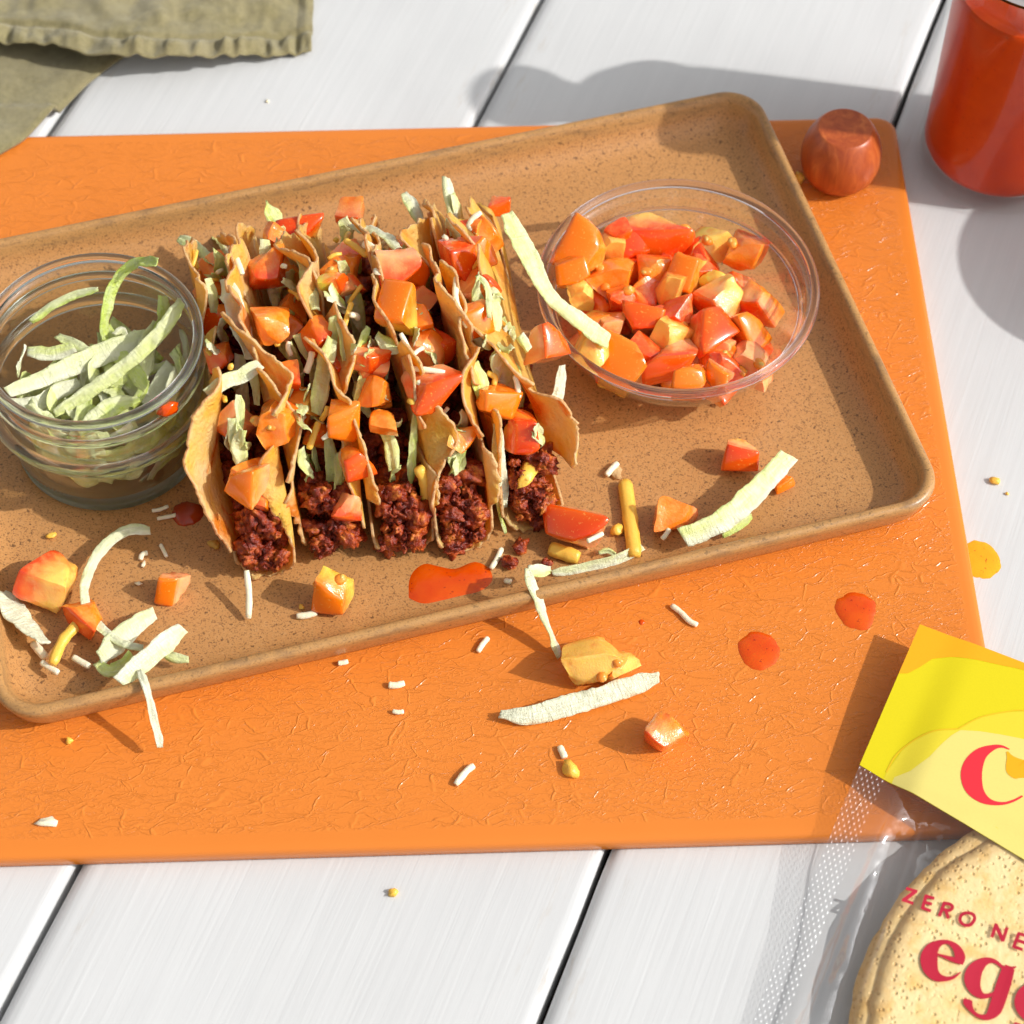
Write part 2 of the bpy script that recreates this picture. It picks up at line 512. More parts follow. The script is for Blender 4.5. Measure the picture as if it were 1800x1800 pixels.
# ------------------------------------------------------------------ table of painted planks
TH = 1.2097
pu, pv = Vector((cos(TH), sin(TH), 0)), Vector((-sin(TH), cos(TH), 0))
seams = [-61.6, -43.9, -26.3, -8.693, 9.368, 27.464, 45.1, 62.6]
table = empty("table", (0, 0, -1.8), "table top of white painted wooden planks under everything", "table")
for i, (c0, c1) in enumerate(zip(seams, seams[1:])):
    a0, a1 = c0 + 0.13, c1 - 0.12
    L, T, be = 62.0, 1.6, 0.16
    prof = [(a0, -T), (a0, -0.30), (a0 + 0.06, -0.09), (a0 + be, -0.015), (a0 + 0.5, 0.0)]
    m = 10
    prof += [(lerp(a0 + 0.5, a1 - 0.7, k / m), 0.0) for k in range(1, m)]
    prof += [(a1 - 0.7, 0.0), (a1 - 0.42, -0.015), (a1 - 0.12, -0.13), (a1, -0.32), (a1, -T)]
    V, F = [], []
    NX = 70
    for k in range(NX + 1):
        u = lerp(-L, L, k / NX)
        for a, z in prof:
            e = 0.05 * n3(u * 0.35, a * 0.05, i * 3.1) if (a < a0 + 0.3 or a > a1 - 0.3) else 0
            p = pu * u + pv * (a + e)
            V.append((p.x, p.y, z))
    q = len(prof)
    for k in range(NX):
        for j in range(q - 1):
            F.append((k * q + j, k * q + j + 1, (k + 1) * q + j + 1, (k + 1) * q + j))
    F.append(tuple(range(q))); F.append(tuple(NX * q + j for j in range(q))[::-1])
    o = mesh("plank", [(v[0], v[1], v[2]) for v in V], [f[::-1] for f in F], PAINT, table)
    # local axes along the grain so that the brush marks follow the board
    ctr = pv * ((c0 + c1) / 2)
    M = Matrix.Rotation(TH, 4, 'Z')
    for vt in o.data.vertices:
        pw = Vector(vt.co) / CM + ORG["table"]
        lw_ = M.inverted() @ (pw - ctr)
        vt.co = lw_ * CM
    o.matrix_local = Matrix.Translation((ctr - ORG["table"]) * CM) @ M
V = [(x * 50, y * 50, z) for z in (-2.6, -1.62) for x, y in ((-1, -1), (1, -1), (1, 1), (-1, 1))]
mesh("batten_layer", V, [(3, 2, 1, 0), (4, 5, 6, 7), (0, 1, 5, 4), (1, 2, 6, 5), (2, 3, 7, 6), (3, 0, 4, 7)], UNDER, table, smooth=False)

# ------------------------------------------------------------------ rounded slab lofts (board, plate)
def rrect(hx, hy, r, n=10):
    P = []
    for cx, cy, a0 in ((hx - r, hy - r, 0), (-hx + r, hy - r, 90), (-hx + r, -hy + r, 180), (hx - r, -hy + r, 270)):
        for k in range(n + 1):
            a = radians(a0 + 90 * k / n)
            P.append((cx + r * cos(a), cy + r * sin(a)))
    return P

def loft(hx, hy, r, prof, n=10):
    """prof: (inset, z) from the bottom centre outwards and back in over the top."""
    V, F = [], []
    for ins, z in prof:
        V += [(x, y, z) for x, y in rrect(hx - ins, hy - ins, max(0.05, r - ins * 0.55), n)]
    q = 4 * (n + 1)
    for i in range(len(prof) - 1):
        for k in range(q):
            k2 = (k + 1) % q
            F.append((i * q + k, i * q + k2, (i + 1) * q + k2, (i + 1) * q + k))
    F.append(tuple(range(q))[::-1])
    F.append(tuple((len(prof) - 1) * q + k for k in range(q)))
    return V, F

# cutting board: right edge, back edge and front edge fixed, left end runs out of the picture
tb = 0.0344
bu, bv = Vector((cos(tb), sin(tb), 0)), Vector((-sin(tb), cos(tb), 0))
bx1, by1, by0 = 18.174, 20.931, -15.361
bx0 = bx1 - 47.0
hx, hy = (bx1 - bx0) / 2, (by1 - by0) / 2
bc = bu * ((bx0 + bx1) / 2) + bv * ((by0 + by1) / 2)
BOARD = m_board(hx * CM, hy * CM)
V, F = loft(hx, hy, 0.9, [(0.30, 0.0), (0.08, 0.04), (0.0, 0.14), (0.0, 0.56), (0.03, 0.66), (0.10, 0.735), (0.22, 0.778), (0.45, 0.795), (0.9, 0.80), (3.0, 0.80)])
o = mesh("cutting_board", V, F, BOARD, None, (0, 0, 0))
o.location = bc * CM
o.rotation_euler = (0, 0, tb)
tag(o, "orange plastic cutting board with crinkled top lying on the white planks", "cutting board")

# stoneware plate
tp = 0.2753
qu, qv = Vector((cos(tp), sin(tp), 0)), Vector((-sin(tp), cos(tp), 0))
px1, py1, py0 = 16.25, 17.78, -5.90
px0 = -21.35
hx, hy = (px1 - px0) / 2, (py1 - py0) / 2
pc = qu * ((px0 + px1) / 2) + qv * ((py0 + py1) / 2)
PZ = 1.28
prof = [(1.6, 0.10), (1.5, 0.0), (1.1, 0.0), (0.80, 0.06), (0.52, 0.28), (0.25, 0.80), (0.08, 1.45), (0.0, 1.74), (0.03, 1.90), (0.11, 1.99), (0.22, 2.02), (0.33, 2.00), (0.42, 1.92),
        (0.52, 1.70), (0.66, 1.30), (0.86, 0.95), (1.15, 0.70), (1.55, 0.56), (2.1, 0.50), (2.8, 0.48), (5.0, 0.48)]
V, F = loft(hx, hy, 1.75, prof, 14)
o = mesh("serving_plate", V, F, STONE, None, (0, 0, 0))
o.location = pc * CM + Vector((0, 0, 0.802 * CM))
o.rotation_euler = (0, 0, tp)
tag(o, "tan speckled stoneware plate with raised rim holding the tacos", "plate")

# ------------------------------------------------------------------ folded linen napkin
def cloth_grid(name, edge_pts, back, nu, nv, zf, parent, seed, hem, right_hem):
    E_ = crom(edge_pts, 14)
    V, F = [], []
    m = len(E_)
    for j in range(nv + 1):
        t = j / nv
        for i, p in enumerate(E_):
            q = p + Vector(back) * t
            d = t * Vector(back).length
            s = i / (m - 1)
            ph = i * 0.9
            z = p.z * (1 - t) + zf(q.x, q.y) * t
            z = max(z, 0.1)
            z += 0.10 * n3(q.x * 0.5 + seed, q.y * 0.5, 1.0)
            pk = exp(-((d - 0.6) / 0.6) ** 2) * hem
            z += pk * (0.18 + 0.62 * n3(q.x * 1.3, q.y * 0.4, seed + 5) + 0.45 * n3(q.x * 2.8, q.y * 0.5, seed))
            z -= hem * 0.22 * exp(-((d - 1.35) / 0.16) ** 2)
            z += 0.42 * n3(q.x * 0.7, q.y * 0.5, seed + 8) * sstep(1.4, 3.0, d) + 0.10 * n3(q.x * 2.0, q.y * 1.2, seed + 2) * sstep(0.6, 2.0, d)
            dr = (1 - s) * 14.0
            z += right_hem * 0.13 * exp(-((dr - 0.5) / 0.3) ** 2) - right_hem * 0.06 * exp(-((dr - 1.0) / 0.1) ** 2)
            yy = q.y + hem * 0.20 * n3(q.x * 1.2, seed, 2.0) * (1 - t)
            V.append((q.x + 0.06 * n3(q.x, q.y * 1.5, seed), yy, z))
    for j in range(nv):
        for i in range(m - 1):
            F.append((j * m + i, j * m + i + 1, (j + 1) * m + i + 1, (j + 1) * m + i))
    o = mesh(name, V, F, LINEN, parent)
    so = o.modifiers.new("thickness", 'SOLIDIFY'); so.thickness = 0.0014; so.offset = -1
    sb = o.modifiers.new("smooth", 'SUBSURF'); sb.levels = sb.render_levels = 1
    return o

nap = empty("linen_napkin", (-20, 25.01, 0.2), "crumpled olive green linen napkin with a stitched hem beside the board", "napkin")
cloth_grid("top_fold", [(-30.81, 26.25, 1.5), (-26.92, 25.31, 1.7), (-23.73, 25.12, 1.75), (-21.61, 24.98, 1.75), ((-18.91, 24.33, 1.75)), (-16.83, 24.29, 1.65), (-14.79, 24.58, 1.3), (-12.52, 25.23, 0.75), (-10.72, 25.75, 0.35), (-9.44, 26.09, 0.28)],
           (-0.3, 12.0, 0), 1, 90, lambda x, y: 1.2 - 0.9 * sstep(-16, -9, x) + 0.35 * n3(x * 0.35, y * 0.25, 9), nap, 3.0, 1.0, 1.0)
# lower fold: its right edge runs diagonally from under the hem down over the board's corner
le = crom([(-15.4, 27.27, 0.22), (-17.23, 26.69, 0.22), (-18.58, 25.43, 0.24), (-19.86, 23.8, 0.3), (-21.04, 21.65, 0.45), (-22.15, 19.7, 1), (-23.28, 18.6, 1.05), (-25.11, 17.05, 1.05)], 10)
V, F = [], []
nv = 60
for i, p in enumerate(le):
    for j in range(nv + 1):
        t = j / nv
        q = p + Vector((-20.0, 6.0, 0)) * t
        z = max(p.z, 0.25) + 0.18 * sstep(0, .05, t) + 0.25 * n3(q.x * 0.35, q.y * 0.35, 4.0) * sstep(0, 0.2, t) + 0.05 * n3(q.x * 1.3, q.y * 1.3, 2) + 0.25 * sstep(0.1, 0.4, t)
        if q.y < 22.0: z = max(z, 1.0)
        V.append((q.x, q.y, z))
for i in range(len(le) - 1):
    for j in range(nv):
        F.append((i * (nv + 1) + j, (i + 1) * (nv + 1) + j, (i + 1) * (nv + 1) + j + 1, i * (nv + 1) + j + 1))
o = mesh("bottom_fold", V, [f[::-1] for f in F], LINEN, nap)
so = o.modifiers.new("thickness", 'SOLIDIFY'); so.thickness = 0.0014; so.offset = -1

# ------------------------------------------------------------------ lettuce jar
JX, JY, JB = -16.35, 2.80, PZ + 0.004
jar = empty("glass_jar", (JX, JY, JB), "small ribbed glass jar full of shredded lettuce on the plate", "jar")
z0 = JB
def ring(name, r, z, dr, dz, mat, parent, cx, cy, n=16):
    V, F = lathe([(r + dr * cos(2 * pi * k / n), z + dz * sin(2 * pi * k / n)) for k in range(n)], cx, cy, 128, True)
    return mesh(name, V, F, mat, parent)
outer = [(3.86, 0.62), (3.98, 1.4), (4.10, 2.3), (4.22, 3.0), (4.22, 3.6), (4.16, 4.3), (4.15, 5.0), (4.17, 5.7), (4.17, 6.2)]
inner = [(3.95, 6.2), (3.93, 5.7), (3.92, 4.6), (3.94, 3.5), (3.86, 2.4), (3.74, 1.3), (3.62, 0.9)]
V, F = lathe([(r, z + z0) for r, z in outer + inner], JX, JY, 128, True)
mesh("jar_wall", V, F, JARTHIN, jar)
V, F = lathe([(r, z + z0) for r, z in [(3.3, 0.02), (3.52, 0.0), (3.72, 0.07), (3.84, 0.25), (3.87, 0.60), (3.74, 0.62), (3.6, 0.60), (3.2, 0.50), (1.5, 0.47)]], JX, JY, 128)
mesh("jar_base", V, F, FROST, jar)
ring("jar_rim", 4.17, z0 + 6.33, 0.21, 0.17, GREENGLASS, jar, JX, JY)
ring("neck_ring", 4.22, z0 + 5.22, 0.16, 0.20, GREENGLASS, jar, JX, JY)
ring("shoulder_ring", 4.34, z0 + 3.62, 0.25, 0.30, GREENGLASS, jar, JX, JY)

# ------------------------------------------------------------------ glass bowl
BX, BY, BB = 6.77, 7.93, PZ + 0.004
bowl = empty("glass_bowl", (BX, BY, BB), "clear glass bowl of diced tomato on the plate", "bowl")
so_ = [(2.3, 0.0), (2.65, 0.05), (3.0, 0.18), (3.6, 0.50), (4.2, 0.95), (4.75, 1.55), (5.2, 2.25), (5.45, 2.8), (5.56, 3.2), (5.62, 3.42)]
si_ = [(5.36, 3.42), (5.24, 3.1), (5.05, 2.7), (4.75, 2.1), (4.35, 1.55), (3.8, 1.0), (3.2, 0.62), (2.5, 0.40), (1.0, 0.36)]
V, F = lathe([(r, z + BB) for r, z in so_ + si_], BX, BY, 128)
mesh("bowl_wall", V, F, THIN, bowl)
rp = []
for k in range(14):
    a = 2 * pi * k / 14
    rp.append((5.60 + 0.20 * cos(a), 3.60 + BB + 0.19 * sin(a)))
V, F = lathe(rp, BX, BY, 128, True)
mesh("bowl_rim", V, F, PINKGLASS, bowl)
sp = [(5.10 + 0.10 * cos(2 * pi * k / 8), 2.62 + BB + 0.07 * sin(2 * pi * k / 8)) for k in range(8)]
V, F = lathe(sp, BX, BY, 128, True)
mesh("inner_ridge", V, F, PINKGLASS, bowl)

# ------------------------------------------------------------------ sauce bottle with its turned stopper
QX, QY = 21.98, 19.65
bot = empty("sauce_bottle", (QX, QY, 0.01), "glass bottle filled with red hot sauce at the table's back corner", "bottle")
go = [(3.0, 0.0), (3.45, 0.06), (3.68, 0.25), (3.72, 0.6), (3.62, 1.2), (3.55, 2.2), (3.55, 10.4), (3.46, 12.0)]
gi = [(3.34, 12.0), (3.42, 10.4), (3.42, 2.2), (3.46, 1.35), (3.3, 0.9), (2.5, 0.76), (1.0, 0.75)]
V, F = lathe([(r, z + 0.01) for r, z in go + gi], QX, QY, 96)
mesh("glass_body", V, F, BOTTLETHIN, bot)
nk = [(3.46, 12.05), (2.9, 12.9), (1.8, 13.8), (1.30, 14.4), (1.30, 15.2), (1.55, 15.9), (1.95, 16.6), (2.02, 17.0), (1.9, 17.25),
      (1.65, 17.2), (1.65, 16.8), (1.25, 15.9), (1.02, 15.2), (1.02, 14.4), (1.4, 13.7), (2.6, 12.8), (3.2, 12.05)]
V, F = lathe([(r, z + 0.02) for r, z in nk], QX, QY, 96, True)
mesh("glass_neck", V, F, GLASS, bot)
SAUCE = m_sauce("bottled_sauce", (0.56, 0.040, 0.002), (0.64, 0.055, 0.002), True, 0.45)
V, F = lathe([(1.0, 0.80), (2.6, 0.82), (3.25, 0.95), (3.42, 1.35), (3.40, 2.2), (3.38, 10.0), (3.36, 10.45), (3.30, 10.42), (2.0, 10.40), (0.8, 10.40)], QX, QY, 96)
SAUCE.node_tree.nodes["Principled BSDF"].inputs["Specular IOR Level"].default_value = 0.12
mesh("sauce_fill", V, F, SAUCE, bot)

KX, KY = (14.53, 17.76, 0.8)[0], (14.53, 17.76, 0.8)[1]
cz = 0.802
pr = [(0.95, 0.0), (1.15, 0.04), (1.42, 0.24), (1.64, 0.60), (1.75, 1.0), (1.78, 1.4), (1.74, 1.85), (1.62, 2.3), (1.44, 2.7), (1.28, 2.95), (1.20, 3.03), (1.15, 3.06), (1.15, 3.06), (0.9, 3.065)]
V, F = lathe([(r, z + cz) for r, z in pr], KX, KY, 64)
o = mesh("bottle_stopper", V, F, CHERRY, None, (KX, KY, cz))
tag(o, "round red brown wooden stopper with flat top at the board's back corner", "stopper")
bv_ = o.modifiers.new("edge", 'BEVEL'); bv_.width = 0.0003; bv_.limit_method = 'ANGLE'

# cup standing just outside the picture; its shadow falls across the table at the right edge
CUPX, CUPY = 34.9, 11.6
cup = empty("stoneware_cup", (CUPX, CUPY, 0.01), "round tan stoneware cup standing right of the picture, its shadow on the planks", "cup")
V, F = lathe([(r, z + 0.01) for r, z in [(3.6, 0), (4.3, 0.15), (5.0, 1.2), (5.35, 3.0), (5.4, 7.6), (5.3, 7.8), (5.15, 7.75), (5.05, 7.4), (5.0, 3.0), (4.5, 1.2), (3.0, 0.6), (1.0, 0.5)]], CUPX, CUPY, 64)
mesh("cup_wall", V, F, STONE, cup)
# ------------------------------------------------------------------ food builders
PAL = dict(R=(0.84, 0.058, 0.005), O=(0.96, 0.200, 0.005), D=(0.68, 0.030, 0.004),
           r=(0.92, 0.085, 0.012), o=(0.97, 0.25, 0.015), p=(0.98, 0.40, 0.17), y=(0.97, 0.55, 0.11), g=(0.78, 0.62, 0.08))

def tomato(c, size, rot, skin, near, far, seed, label, group=None, seeds=0, bulge=0.22):
    """a diced chunk: flesh block whose -Y side carries the skin"""
    rnd = random.Random(seed * 7 + 1)
    n = 7
    sk = [rnd.uniform(-0.30, 0.30) for _ in range(6)]
    cuts = []
    for _ in range(3):
        cv = Vector((rnd.choice((-1, 1)) * rnd.uniform(0.3, 1), rnd.uniform(-0.25, 1), rnd.choice((-1, 1)) * rnd.uniform(0.3, 1))).normalized()
        cuts.append((cv, rnd.uniform(0.72, 1.02)))
    V, idx, F, cols = [], {}, [], []
    skinF = []
    near, far, skin = PAL[near], PAL[far], PAL[skin]
    R_ = Euler([radians(a) for a in rot]).to_matrix()
    def shape(x, y, z):
        l = (abs(x) ** 22 + abs(y) ** 22 + abs(z) ** 22) ** (1 / 22)
        x, y, z = x / l, y / l, z / l
        X = x * (1 + sk[0] * y + sk[1] * z) + sk[2] * y * 0.8
        Y = y * (1 + sk[3] * x) + sk[4] * z * 0.5
        Z = z * (1 + sk[5] * x - 0.5 * sk[0] * y)
        if y < 0: Y += y * bulge * (1 - 0.8 * x * x) * (1 - 0.6 * z * z) * 1.2
        else: Y -= 0.16 * y * (1 - x * x) * (1 - z * z) * (1 + rnd.uniform(0, 0))
        for cv, cd in cuts:
            e_ = X * cv.x + Y * cv.y + Z * cv.z - cd
            if e_ > 0: X -= cv.x * e_; Y -= cv.y * e_; Z -= cv.z * e_
        a = 0.10 if y > -0.9 else 0.02
        X += a * n3(x * 1.6 + seed, y * 1.6, z * 1.6)
        Y += a * n3(x * 1.6, y * 1.6 + seed, z * 1.6 + 5)
        Z += a * n3(x * 1.6, y * 1.6, z * 1.6 - seed)
        return X, Y, Z, y
    def vid(i, j, k):
        key = (i, j, k)
        if key not in idx:
            f = lambda q: (lambda t: math.copysign(abs(t) ** 0.62, t))(2 * q / n - 1)
            X, Y, Z, y = shape(f(i), f(j), f(k))
            p = R_ @ Vector((X * size[0] / 2, Y * size[1] / 2, Z * size[2] / 2))
            idx[key] = len(V)
            V.append((c[0] + p.x, c[1] + p.y, c[2] + p.z))
            t = (y + 1) / 2
            nz = 0.35 * n3(X * 1.8 + seed, Y * 1.8, Z * 1.8)
            col = mixc(near, far, sstep(0.05, 0.85, t + nz))
            if t < 0.14: col = mixc(skin, near, 0.5)
            cols.append(col)
        return idx[key]
    for a in range(n):
        for b in range(n):
            for k, flip in ((0, 0), (n, 1)):
                q = (vid(k, a, b), vid(k, a, b + 1), vid(k, a + 1, b + 1), vid(k, a + 1, b)); F.append(q[::-1] if flip else q)
                q = (vid(a, k, b), vid(a + 1, k, b), vid(a + 1, k, b + 1), vid(a, k, b + 1)); F.append(q[::-1] if flip else q)
                if not flip: skinF.append(q)
                q = (vid(a, b, k), vid(a, b + 1, k), vid(a + 1, b + 1, k), vid(a + 1, b, k)); F.append(q[::-1] if flip else q)
    o = mesh("tomato_piece", V, F, FLESH, None, None, True, cols)
    o.data.set_sharp_from_angle(angle=radians(38))
    tag(o, label, "tomato piece", group)
    # the skin: a thin sheet on the outer side, slightly proud of the flesh
    sv = sorted({i for q in skinF for i in q}); mp = {v: i for i, v in enumerate(sv)}
    outw = R_ @ Vector((0, -1, 0))
    SV, SC = [], []
    for i in sv:
        p = Vector(V[i]) + outw * 0.025
        SV.append(tuple(p)); SC.append(mixc(skin, PAL['O'], 0.25 + 0.5 * n3(p.x * 0.9, p.y * 0.9, p.z + seed)))
    k = len(SV)
    SV2 = SV + [tuple(Vector(V[i]) - outw * 0.02) for i in sv]
    SF = [tuple(mp[i] for i in q) for q in skinF]
    cnt = {}
    for q in SF:
        for a, b in zip(q, q[1:] + q[:1]): cnt[(a, b)] = 1
    for (a, b) in list(cnt):
        if (b, a) not in cnt: SF.append((b, a, a + k, b + k))
    mesh("skin", SV2, SF, SKIN, o, None, True, SC + SC)
    for s in range(seeds):
        while True:
            d = Vector((rnd.uniform(-1, 1), rnd.uniform(-0.4, 1), rnd.uniform(-1, 1)))
            m = max(abs(d.x), abs(d.y), abs(d.z))
            d = d / m
            p = R_ @ Vector((d.x * size[0] / 2, d.y * size[1] / 2, d.z * size[2] / 2))
            if p.z * 0.82 - p.y * 0.57 > 0.25 * size[0]: break
        ctr = Vector(c) + p * 0.97
        for nm, rad, mt in (("gel", 0.22, GEL), ("seed", 0.10, SEED)):
            GV, GF = blob(ctr + p.normalized() * (-0.17 if nm == "gel" else -0.02), (rad, rad * 1.35, rad * 0.85), seed + s, 0.15, 2, rnd.uniform(0, 3))
            mesh(nm, GV, GF, mt, o)
    return o

_ico = {}
def ico(sub):
    if sub not in _ico:
        b = bmesh.new(); bmesh.ops.create_icosphere(b, subdivisions=sub, radius=1.0)
        _ico[sub] = ([v.co.copy() for v in b.verts], [tuple(v.index for v in f.verts) for f in b.faces]); b.free()
    return _ico[sub]

def blob(c, r, seed, amp, sub=2, rz=0.0, freq=1.3, tilt=0.0):
    vs, fs = ico(sub)
    M = Euler((tilt, tilt * 0.6, rz)).to_matrix()
    V = []
    for v in vs:
        k = 1 + amp * n3(v.x * freq + seed * 1.7, v.y * freq, v.z * freq) + amp * 0.6 * n3(v.x * freq * 2.6, v.y * freq * 2.6 + seed, v.z * freq * 2.6)
        p = M @ Vector((v.x * r[0] * k, v.y * r[1] * k, v.z * r[2] * k))
        V.append((c[0] + p.x, c[1] + p.y, c[2] + p.z))
    return V, list(fs)

LP = dict(w=(0.94, 0.94, 0.68), v=(0.90, 0.94, 0.47), l=(0.84, 0.92, 0.27), g=(0.70, 0.84, 0.11), d=(0.56, 0.72, 0.05))

def strip(P, width, ca, cb, seed, label=None, group=None, curl=0.0, tw=(0, 0), thick=0.05, N0=(0.42, -0.38, 0.82), taper=0.35, rip=0.10, name="lettuce_strip", parent=None):
    """a shred of lettuce: a thin ribbon along P with crinkled surface and ragged edges"""
    Q = crom(P, 12)
    # resample evenly
    D = [0.0]
    for a, b in zip(Q, Q[1:]): D.append(D[-1] + (b - a).length)
    Lg = D[-1]
    n = max(12, int(Lg / 0.10))
    R_ = []
    j = 0
    for i in range(n + 1):
        d = Lg * i / n
        while j < len(D) - 2 and D[j + 1] < d: j += 1
        t = (d - D[j]) / max(1e-6, D[j + 1] - D[j])
        R_.append(Q[j].lerp(Q[j + 1], t))
    ca, cb = LP[ca], LP[cb]
    m = 8
    top, bot, cols, uvs = [], [], [], []
    N0 = Vector(N0).normalized()
    for i, p in enumerate(R_):
        T = (R_[min(i + 1, n)] - R_[max(i - 1, 0)]).normalized()
        s = i / n
        B = T.cross(N0)
        if B.length < 0.15: B = T.cross(Vector((1, 0.2, 0.1)))
        B.normalize()
        Nn = B.cross(T).normalized()
        ang = radians(lerp(tw[0], tw[1], s)) + 0.25 * n3(s * 3 + seed, 1, seed)
        B, Nn = B * cos(ang) + Nn * sin(ang), Nn * cos(ang) - B * sin(ang)
        e = min(s, 1 - s) * Lg
        wd = width * (0.80 + 0.35 * n3(s * Lg * 0.35, seed * 1.3, 0)) * (1 - taper * (1 - sstep(0, width * 0.9, e)))
        for k in range(m + 1):
            v = 2 * k / m - 1
            rag = 1 + (0.16 * n3(s * Lg * 1.6, v * 3, seed) + 0.10 * n3(s * Lg * 5, v, seed)) * abs(v)
            off = v * wd / 2 * rag
            h = curl * wd * (v * v - 0.3) + rip * n3(s * Lg * 1.1 + seed, v * 1.0, seed * 0.7) * (0.6 + abs(v)) + rip * 0.55 * n3(s * Lg * 2.6, v * 2.0, seed) + rip * 0.22 * n3(s * Lg * 7.0, v * 2.5, seed)
            slant = 0.25 * wd * v * (1 if i in (0, n) else 0) * (0.5 - (seed % 2))
            q = p + B * off + Nn * h + T * slant
            th = thick * (0.5 + 0.5 * sqrt(max(0, 1 - v * v)))
            top.append(q + Nn * th / 2); bot.append(q - Nn * th / 2)
            g = 0.5 + 0.5 * v + 0.5 * n3(s * Lg * 0.5, v, seed + 3) + 0.35 * n3(s * Lg * 1.6, v * 2, seed + 9)
            cols.append(mixc(ca, cb, sstep(0.15, 0.85, g)))
            uvs.append((s * Lg * 0.4, v * 0.5 + 0.5))
    q = m + 1
    tot = len(top)
    F = []
    for i in range(n):
        for k in range(m):
            a = i * q + k
            F.append((a, a + 1, a + q + 1, a + q))
            F.append((tot + a, tot + a + q, tot + a + q + 1, tot + a + 1))
        F.append((i * q, (i + 1) * q, tot + (i + 1) * q, tot + i * q))
        F.append((i * q + m, tot + i * q + m, tot + (i + 1) * q + m, (i + 1) * q + m))
    for k in range(m):
        F.append((k, tot + k, tot + k + 1, k + 1))
        a = n * q + k
        F.append((a, a + 1, tot + a + 1, tot + a))
    o = mesh(name, [tuple(v) for v in top + bot], F, LEAF, parent, None, True, cols + cols, None, uvs + uvs)
    return tag(o, label, "lettuce strip" if parent is None else None, group)

def shred(P, r, mat, seed, label, group=None, flat=0.75):
    Q = crom(P, 5)
    n = len(Q)
    V, F = [], []
    m = 8
    for i, p in enumerate(Q):
        T = (Q[min(i + 1, n - 1)] - Q[max(i - 1, 0)]).normalized()
        B = T.cross(Vector((0.1, -0.5, 0.83))).normalized(); N_ = B.cross(T)
        e = min(i, n - 1 - i)
        k = (0.78 if e == 0 else 1.0) * (1 + 0.18 * n3(i * 0.5, seed, 0))
        for j in range(m):
            a = 2 * pi * (j + 0.5) / m
            sq = 1 / max(abs(cos(a)), abs(sin(a))) ** 0.6
            q = p + B * (r * k * sq * cos(a)) + N_ * (r * k * flat * sq * sin(a))
            V.append(tuple(q))
    for i in range(n - 1):
        for j in range(m):
            j2 = (j + 1) % m
            F.append((i * m + j, i * m + j2, (i + 1) * m + j2, (i + 1) * m + j))
    F.append(tuple(range(m))[::-1]); F.append(tuple((n - 1) * m + j for j in range(m)))
    o = mesh("cheese_shred", V, F, mat)
    return tag(o, label, "cheese shred", group)

def crumb(c, r, mat, seed, label, name="cheese_crumb", cat="crumb", group=None, amp=0.35, sub=2):
    V, F = blob(c, r, seed, amp, sub, seed * 1.3)
    return tag(mesh(name, V, F, mat, None, None, sub > 1), label, cat, group)

def puddle(c, rx, ry, h, seed, mat, label, rot=0.0, rough=0.10, outline=None, parent=None, name="sauce_drop", tail=None):
    """a low dome of sauce with an uneven outline"""
    n, m = 48, 7
    V, F = [], []
    for i in range(m + 1):
        t = i / m
        for k in range(n):
            a = 2 * pi * k / n
            if outline:
                rr = Vector((outline[k % len(outline)][0] - c[0], outline[k % len(outline)][1] - c[1]))
                x, y = rr.x, rr.y
            else:
                f = 1 + rough * n3(cos(a) * 1.3 + seed, sin(a) * 1.3, seed) + rough * 0.5 * n3(cos(a) * 4, sin(a) * 4 + seed, 1)
                x, y = rx * f * cos(a), ry * f * sin(a)
                x, y = x * cos(rot) - y * sin(rot), x * sin(rot) + y * cos(rot)
            k_ = sin(t * pi / 2) if i < m else 1
            z = h * sqrt(max(0, 1 - (1 - (1 - k_)) ** 2)) if False else h * (1 - k_ ** 4)
            V.append((c[0] + x * k_, c[1] + y * k_, c[2] + z + 0.004))
    for i in range(m):
        for k in range(n):
            k2 = (k + 1) % n
            if i == 0: F.append((0 * n + k, (i + 1) * n + k, (i + 1) * n + k2)) if k == -1 else None
            F.append((i * n + k, (i + 1) * n + k, (i + 1) * n + k2, i * n + k2))
    F.append(tuple(range(n)))
    F = [f for f in F if f is not None]
    # the first ring is collapsed to the centre: drop it
    F = [f for f in F if not all(v < n for v in f)]
    o = mesh(name, V, F, mat, parent)
    return tag(o, label, "sauce drop" if parent is None else None)

# ------------------------------------------------------------------ five folded egg-wrap tacos
RT = 7.95
TA, TB = Vector((-0.17, 0.985, 0)).normalized(), Vector((0.985, 0.17, 0)).normalized()

def wave(y, h, x):
    """one slow wave field shared by all the shells, so that neighbours bend together"""
    k = max(0.0, h) / 6.0
    return (-0.13 * max(0.0, h) * sstep(2.0, 7.0, y) + 0.50 * k ** 1.1 * n3(y * 0.26 + 2.0, h * 0.22, x * 0.10) + 0.20 * k ** 1.5 * n3(y * 0.6, h * 0.35 + 7.0, x * 0.18))

